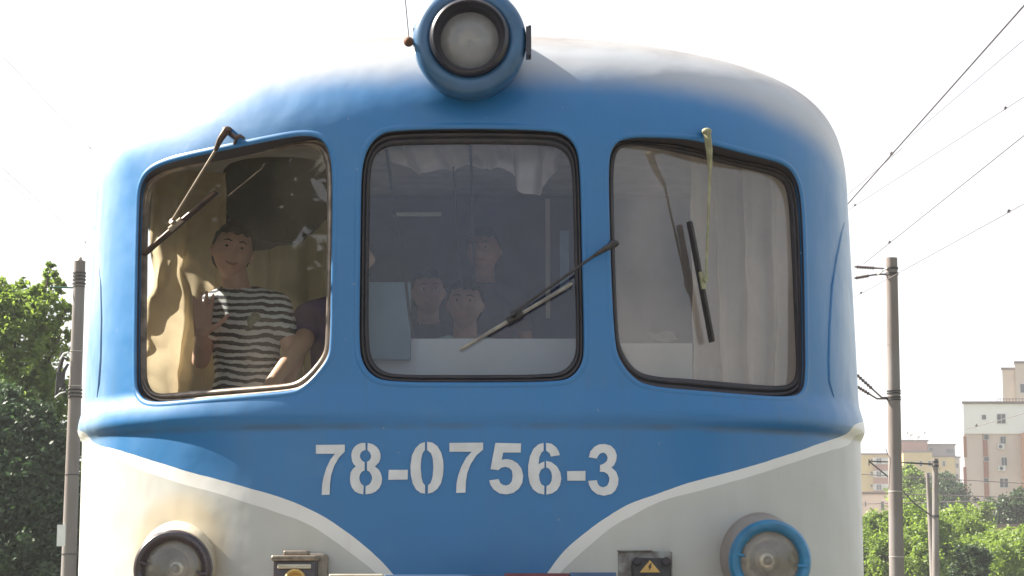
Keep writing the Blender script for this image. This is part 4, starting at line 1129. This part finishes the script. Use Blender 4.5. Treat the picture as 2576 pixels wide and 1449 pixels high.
def block(parent, name, px0, px1, pytop, Y, depth, mat, zb=-.2, skew=0.0, rim=True, pybot=None):
    a = P(px0, pytop, Y); b = P(px1, pytop, Y); z1 = a.z
    if pybot: zb = P(px0, pybot, Y).z
    m = MB(); vs = [(a.x, Y, zb), (b.x, Y, zb), (b.x + skew, Y + depth, zb), (a.x + skew, Y + depth, zb)]
    vs += [(x, y, z1) for x, y, z in vs]; m.add(vs, [(0,3,2,1),(4,5,6,7),(0,1,5,4),(1,2,6,5),(2,3,7,6),(3,0,4,7)])
    w_ = m.build(name, mat, parent, smooth=False)
    if rim:
        m = MB(); r = .25; m.add([(x + (-r if i in (0, 3) else r), y + (-r if i < 2 else r), z) for z in (z1 + .003, z1 + .35) for i, (x, y, _) in enumerate(vs[:4])], [(0,3,2,1),(4,5,6,7),(0,1,5,4),(1,2,6,5),(2,3,7,6),(3,0,4,7)])
        m.build('roof', B_['rim'], parent, smooth=False)
    return w_
# pink tower
Yt = 285
tw = empty('apartment_tower', (P(2495, 1400, Yt).x, Yt, -.15), 'pinkish apartment tower with white top storeys and a brown window strip', 'building')
block(tw, 'wall', 2424, 2640, 1090, Yt, 14, B_['pink'], skew=10.5, rim=False)
block(tw, 'top_wall', 2423, 2640, 1016, Yt - .3, 14.6, B_['white'], skew=10.5, pybot=1091)
for px0, px1, py0, py1 in ((2470,2480,1044,1055), (2508,2529,1042,1065)): fwin(tw, px0, px1, py0, py1, Yt - .3)
for px0, px1, py0, py1 in ((2516,2530,1098,1116), (2519,2533,1151,1171), (2515,2536,1204,1226), (2517,2537,1257,1277)): fwin(tw, px0, px1, py0, py1, Yt)
m = MB(); a = P(2472, 1092, Yt - .08); b = P(2490, 1290, Yt - .08); m.box((a.x, Yt-.12, b.z), (b.x, Yt-.003, a.z)); m.build('stair_strip', B_['brown'], tw, smooth=False)
for y0, y1 in ((1094, 1106), (1150, 1160), (1203, 1214), (1256, 1266)): fwin(tw, 2475, 2487, y0, y1, Yt - .13, True, 1)
for a_, b_ in (((2510, 1117), (2526, 1130)), ((2511, 1172), (2529, 1185))):
    a = P(*a_, Yt-.3); b = P(*b_, Yt-.3); m = MB(); m.box((a.x, Yt-.5, b.z), (b.x, Yt-.16, a.z)); o = m.build('air_conditioner', B_['ac'], tw, smooth=False)
    m = MB(); m.lathe([(.001,.0),(.27,.0),(.27,.01),(.001,.011)], Vector(((a.x*.6+b.x*.4), Yt-.505, (a.z+b.z)/2)), n=16); m.build('fan', B_['pane'], o)
m = MB(); a = P(2567, 1090, Yt); m.box((a.x, Yt-1.2, -.1), (a.x + 8, Yt-.003, P(2567, 1090, Yt).z)); m.build('bay_wall', B_['orange'], tw, smooth=False)
# narrow strips on its lit corner
for y0, y1 in ((1098, 1150), (1175, 1290)):
    a = P(2428, y0, Yt); b = P(2433, y1, Yt); m = MB(); m.box((a.x-.3, Yt-.10, b.z), (a.x+.15, Yt-.003, a.z)); m.build('corner_strip', B_['brown'], tw, smooth=False)
m = MB()
for i in range(9): q = P(2508 + i*8, 1010, Yt+1); m.box((q.x-.04, Yt+1, q.z-.6), (q.x+.04, Yt+1.08, q.z+.35))
q = P(2508, 1004, Yt+1); m.box((q.x, Yt+1, q.z), (q.x+4.2, Yt+1.08, q.z+.08)); m.build('roof_railing', B_['rim'], tw, smooth=False)
t2 = empty('apartment_tower', (P(2550, 1400, 330).x, 330, -.15), 'taller beige tower rising behind the pinkish one at the right edge', 'building')
block(t2, 'wall', 2521, 2554, 930, 330, 12, B_['tan'], skew=4); block(t2, 'stair_wall', 2553.5, 2680, 914, 329, 14, B_['tan'], skew=4)
fwin(t2, 2566, 2590, 966, 988, 329)
# yellow blocks
Yy = 480
y1 = empty('apartment_block', (P(2340, 1400, Yy).x, Yy, -.15), 'yellow apartment block with brick-red and grey rooftop storeys behind the poles', 'building')
block(y1, 'wall', 2272, 2345, 1138, Yy, 16, B_['yellow']); block(y1, 'wing_wall', 2345.5, 2402, 1150, Yy + 3, 14, B_['yellow']); block(y1, 'end_wall', 2402.5, 2414, 1152, Yy + 4, 14, B_['tan'])
block(y1, 'rooftop_storey', 2262, 2333, 1110, Yy + 2, 10, B_['brick'], pybot=1139); block(y1, 'rooftop_storey', 2334, 2402, 1120, Yy + 5, 9, B_['grey'], pybot=1151)
for px in (2316, 2338, 2358, 2374):
    for k in range(5):
        if (px + k) % 7 == 3: continue
        fwin(y1, px-3, px+4, 1160 + 29*k, 1173 + 29*k, Yy if px < 2345 else Yy + 3, True, 1)
for k in range(4): fwin(y1, 2405, 2411, 1166 + 27*k, 1177 + 27*k, Yy + 4, False)
for px0, px1, y_ in ((2338, 2346, 1127), (2380, 2400, 1130)): fwin(y1, px0, px1, y_, y_ + 9, Yy + 5, False)
for px, h in ((2286, 42), (2294, 30), (2328, 40), (2313, 16)):
    a = P(px, 1109, Yy + 4); b = P(px, 1109 - h, Yy + 4); m = MB(); m.tube([a, b], .10, 6)
    if h > 20: m.tube([b.lerp(a, .1) - Vector((.5,0,0)), b.lerp(a, .1) + Vector((.4,0,0))], .05, 6)
    m.lathe([(.001,0),(.35,.08),(.5,.2)], a.lerp(b, .45), Vector((-.5,-1,.3)), 12); m.build('antenna', B_['ac'], y1)
y2 = empty('apartment_block', (P(2195, 1400, Yy).x, Yy-10, -.15), 'yellow block with brown balcony bands beside the railcar, left of the tall pole', 'building')
block(y2, 'wall', 2130, 2262, 1144, Yy - 10, 16, B_['yellow'])
a = P(2197, 1152, Yy - 10); b = P(2240, 1240, Yy - 10); m = MB(); m.box((a.x, Yy-11, b.z), (b.x, Yy-10.01, a.z)); m.build('balcony_bay', B_['brick'], y2, smooth=False)
for k in range(3):
    a = P(2197, 1151 + 33*k, Yy-11.2); b = P(2226, 1168 + 33*k, Yy-11.2); m = MB(); m.box((a.x, Yy-11.15, b.z), (b.x + 2, Yy-11.01, a.z)); o = m.build('balcony', B_['frame'], y2, smooth=False)
    fwin(y2, 2205, 2217, 1153 + 33*k, 1166 + 33*k, Yy - 11.2, True, 2)
    fwin(y2, 2190, 2195, 1155 + 32*k, 1161 + 32*k, Yy - 10, False)
y3 = empty('house', (P(2200, 1400, 300).x, 300, -.15), 'low pinkish flat-roofed building between the railcar and the tall pole', 'building')
block(y3, 'wall', 2140, 2262, 1243, 300, 12, B_['pink']); fwin(y3, 2216, 2224, 1262, 1284, 300, True, 1); fwin(y3, 2176, 2179, 1262, 1274, 300, False)
y4 = empty('house', (P(2545, 1400, 170).x, 170, -.15), 'low cream house with small dark windows at the lower right edge', 'building')
block(y4, 'wall', 2500, 2640, 1328, 170, 9, B_['house'])
for k in range(3): fwin(y4, 2549 + 10*k, 2556 + 10*k, 1337, 1352, 170, False)
y5 = empty('house', (P(2420, 1400, 200).x, 200, -.15), 'small pale shed roof showing among the bushes below the tower', 'building')
block(y5, 'wall', 2396, 2444, 1300, 200, 6, B_['tan']); block(y5, 'annex_wall', 2404, 2428, 1284, 202, 5, B_['white'])

# ------------------------------------------------------------------ trees
def tree(name, label, blobs, nleaf, size, mat, trunk, trunk_r=.2, group='trees', cat='tree'):
    """blobs: (centre, radius). leaves crowd on small clumps spread through every blob"""
    root = empty(name, trunk[0], label, cat, group)
    tot = sum(r**2 for _, r in blobs); C = []; T = []
    for c, r in blobs:
        k = int(nleaf * r*r / tot); ncl = max(6, k // 45)
        d = RNG.normal(size=(ncl, 3)); d /= np.linalg.norm(d, axis=1)[:, None]
        rad = r * RNG.uniform(.25, 1, ncl) ** .45
        cc = np.array(c) + d * rad[:, None] * np.array([1, 1, .9]) + RNG.normal(size=(ncl, 3)) * r * .07
        cr = r * RNG.uniform(.10, .24, ncl)
        idx = RNG.integers(0, ncl, k); off = RNG.normal(size=(k, 3)) * .55
        C.append(cc[idx] + off * cr[idx][:, None]); T.append(np.clip(RNG.normal(.45, .22, ncl)[idx] + RNG.normal(0, .12, k), 0, 1))
    C = np.concatenate(C); T = np.concatenate(T); n = len(C)
    a = RNG.normal(size=(n, 3)); a /= np.linalg.norm(a, axis=1)[:, None]; a[:, 2] *= .6
    b = np.cross(a, RNG.normal(size=(n, 3))); b /= np.linalg.norm(b, axis=1)[:, None]; a /= np.linalg.norm(a, axis=1)[:, None]
    s = size * RNG.uniform(.6, 1.3, n)[:, None]
    V = np.stack([C - a*s, C + b*s*.5, C + a*s, C - b*s*.5], 1).reshape(-1, 3)
    me = bpy.data.meshes.new('crown'); me.vertices.add(4*n); me.vertices.foreach_set('co', V.ravel())
    me.loops.add(4*n); me.loops.foreach_set('vertex_index', np.arange(4*n)); me.polygons.add(n)
    me.polygons.foreach_set('loop_start', np.arange(0, 4*n, 4)); me.update(calc_edges=True); me.validate()
    at = me.attributes.new('tint', 'FLOAT', 'FACE'); at.data.foreach_set('value', T.astype(np.float32))
    link_mesh('crown', me, mat, root, smooth=False)
    m = MB(); tp = [Vector(q) for q in trunk]; k = len(tp); m.tube(tp, [trunk_r * (1 - .6*i/(k-1)) for i in range(k)], 10)
    for c, r in blobs:
        s0 = tp[-1].lerp(tp[-2], .5); c = Vector(c); m.tube([s0, s0.lerp(c, .5) + Vector((0, 0, -.1*r)), c, c + Vector((.2*r, 0, .5*r))], [trunk_r*.35, trunk_r*.22, trunk_r*.12, trunk_r*.04], 6)
    m.build('trunk', M['bark'], root)
    return root
def pb(px, py, Y, r): return (tuple(P(px, py, Y)), r)
Yl = 44
tree('broadleaf_tree', 'tall leafy tree behind the left pole, bright yellow-green at its sunlit top',
     [pb(40, 850, Yl, 1.25), pb(108, 790, Yl, .62), pb(132, 715, Yl, .40), pb(128, 672, Yl, .16), pb(160, 790, Yl, .28), pb(148, 850, Yl-.3, .42), pb(0, 735, Yl, .45), pb(-40, 800, Yl, 1.1), pb(60, 760, Yl, .55), pb(-160, 900, Yl+1, 1.9), pb(30, 1020, Yl-.3, 1.5), pb(120, 990, Yl, .75),
      pb(-60, 1200, Yl, 2.2), pb(90, 1180, Yl-.2, 1.2), pb(60, 1380, Yl-.2, 1.7), pb(150, 1120, Yl+.3, .7), pb(170, 1330, Yl+.5, 1.1), pb(-300, 1100, Yl+1, 2.8)], 105000, .078, M['leaf'],
     [P(-10, 1470, Yl) * 1.0 - Vector((0,0,1.5)), P(0, 1300, Yl), P(10, 1050, Yl)], .22)
tree('broadleaf_tree', 'added tree at the left edge, leaves coloured dark for shade below the sunlit crown', [pb(30, 1130, 41, 1.25), pb(105, 1140, 41, .8), pb(-70, 1100, 41, 1.4), pb(40, 1260, 40.5, 1.5), pb(120, 1290, 40.5, .95), pb(-60, 1330, 40.5, 1.8), pb(60, 1420, 40, 1.5), pb(130, 1400, 40.3, .9), pb(10, 1040, 41.3, .7), pb(90, 1060, 41.3, .5)], 70000, .07, M['leaf_shade'], [P(30, 1470, 41) - Vector((0,0,1.4)), P(30, 1380, 41), P(30, 1200, 41)], .2)
Yr = 118
tree('bush_tree', 'bright green bushy tree between the railcar and the tall pole', [pb(2200, 1345, Yr, 1.7), pb(2180, 1400, Yr-2, 1.9), pb(2228, 1330, Yr, 1.2), pb(2215, 1440, Yr-3, 2.2), pb(2150, 1370, Yr, 1.6)], 22000, .13, M['leaf_bright'], [(P(2200,1449,Yr).x, Yr, -.15), P(2200, 1430, Yr), P(2205, 1370, Yr)])
tree('bush_tree', 'bright green bushy tree just right of the tall pole', [pb(2300, 1320, Yr, 1.5), pb(2330, 1370, Yr-1, 1.9), pb(2290, 1400, Yr-3, 1.8), pb(2275, 1290, Yr+2, 1.0), pb(2310, 1445, Yr-4, 2.0), pb(2345, 1330, Yr, 1.0)], 26000, .13, M['leaf_bright'], [(P(2305,1449,Yr).x, Yr, -.15), P(2305, 1430, Yr), P(2305, 1370, Yr)])
tree('bush_tree', 'bright green bushy tree right of the thin distant pole', [pb(2400, 1335, Yr+6, 1.8), pb(2440, 1350, Yr+4, 1.6), pb(2380, 1390, Yr, 1.7), pb(2425, 1430, Yr-2, 2.1), pb(2370, 1320, Yr+6, 1.1)], 26000, .13, M['leaf_bright'], [(P(2405,1449,Yr+5).x, Yr+5, -.15), P(2405, 1430, Yr+5), P(2405, 1370, Yr+5)])
tree('bush_tree', 'bright green bushy tree below the cream house at the right edge', [pb(2500, 1385, Yr, 1.5), pb(2540, 1400, Yr-2, 1.8), pb(2580, 1390, Yr, 1.8), pb(2500, 1440, Yr-6, 2.0), pb(2570, 1440, Yr-6, 2.0)], 22000, .13, M['leaf_bright'], [(P(2540,1449,Yr).x, Yr, -.15), P(2540, 1430, Yr), P(2540, 1390, Yr)])
tree('shrub', 'dark green round shrub low down in front of the bright bushes', [pb(2437, 1402, 96, .75), pb(2460, 1410, 96, .7), pb(2420, 1412, 96, .5), pb(2440, 1440, 96, 1.1)], 9000, .09, M['leaf_dark'], [(P(2440,1449,96).x, 96, -.15), P(2440, 1435, 96), P(2440, 1410, 96)], .08, cat='shrub')
tree('broadleaf_tree', 'dark green tree before the yellow block, touching the tall pole', [pb(2282, 1215, 210, 1.9), pb(2290, 1250, 210, 2.4), pb(2275, 1190, 210, 1.1), pb(2305, 1280, 208, 2.6)], 14000, .20, M['leaf'], [(P(2285,1449,210).x, 210, -.15), P(2285, 1350, 210), P(2285, 1250, 210)])
tree('broadleaf_tree', 'dark grey-green tree right of the thin distant pole, before the yellow block', [pb(2372, 1235, 230, 2.3), pb(2385, 1270, 228, 3.0), pb(2362, 1215, 230, 1.3), pb(2395, 1250, 230, 1.7)], 14000, .20, M['leaf_dark'], [(P(2376,1449,230).x, 230, -.15), P(2376, 1350, 230), P(2376, 1260, 230)])
tree('broadleaf_tree', 'dark green tree spreading before the foot of the pinkish tower', [pb(2520, 1300, 180, 1.9), pb(2560, 1290, 180, 2.2), pb(2490, 1318, 180, 1.3), pb(2600, 1300, 180, 2.6)], 16000, .17, M['leaf_dark'], [(P(2545,1449,180).x, 180, -.15), P(2545, 1380, 180), P(2545, 1310, 180)])
tree('sapling', 'small yellow-green sapling beside the foot of the brown window strip', [pb(2474, 1280, 175, .9), pb(2482, 1295, 175, .7), pb(2468, 1300, 175, .7)], 3500, .14, M['leaf_bright'], [(P(2475,1449,175).x, 175, -.15), P(2475, 1380, 175), P(2475, 1290, 175)], .08)
# trees added beside the track out of view, for the side windows to reflect
for x, y, s, lab in ((-14, 12, 3.6, 'dense unseen tree added left of the track level with the rear of the railcar'), (-13.5, 4, 3.6, 'dense unseen tree added left of the track level with the railcar cab'), (-14, -5, 3.8, 'dense unseen tree added left of the track in front of the railcar'), (18, -16, 3.0, 'dense unseen tree added right of the track in front of the railcar')):
    tree('broadleaf_tree', lab, [((x, y, 4.4*s/3.2), s), ((x+1, y+2, 3.2), s*.7), ((x-1, y-2, 3.4), s*.75), ((x-1.5, y+1, 2.0), s*.8)], 30000, .2, M['leaf_dark'], [(x, y, -.15), (x, y, 1.5), (x, y, 3.4)], .25)

# ------------------------------------------------------------------ summer haze
hz = MB(); hz.box((-1400, -700, -1.15), (1400, 900, 60)); ho = hz.build('haze', [], None, smooth=False)
ho['kind'] = 'stuff'
m_, nt_, out_ = new_mat('haze_air'); pv_ = nt_.nodes.new('ShaderNodeVolumePrincipled')
pv_.inputs['Color'].default_value = (.93, .95, 1, 1); pv_.inputs['Density'].default_value = .00042; pv_.inputs['Anisotropy'].default_value = .3
nt_.links.new(pv_.outputs[0], out_.inputs['Volume']); ho.data.materials.append(m_)
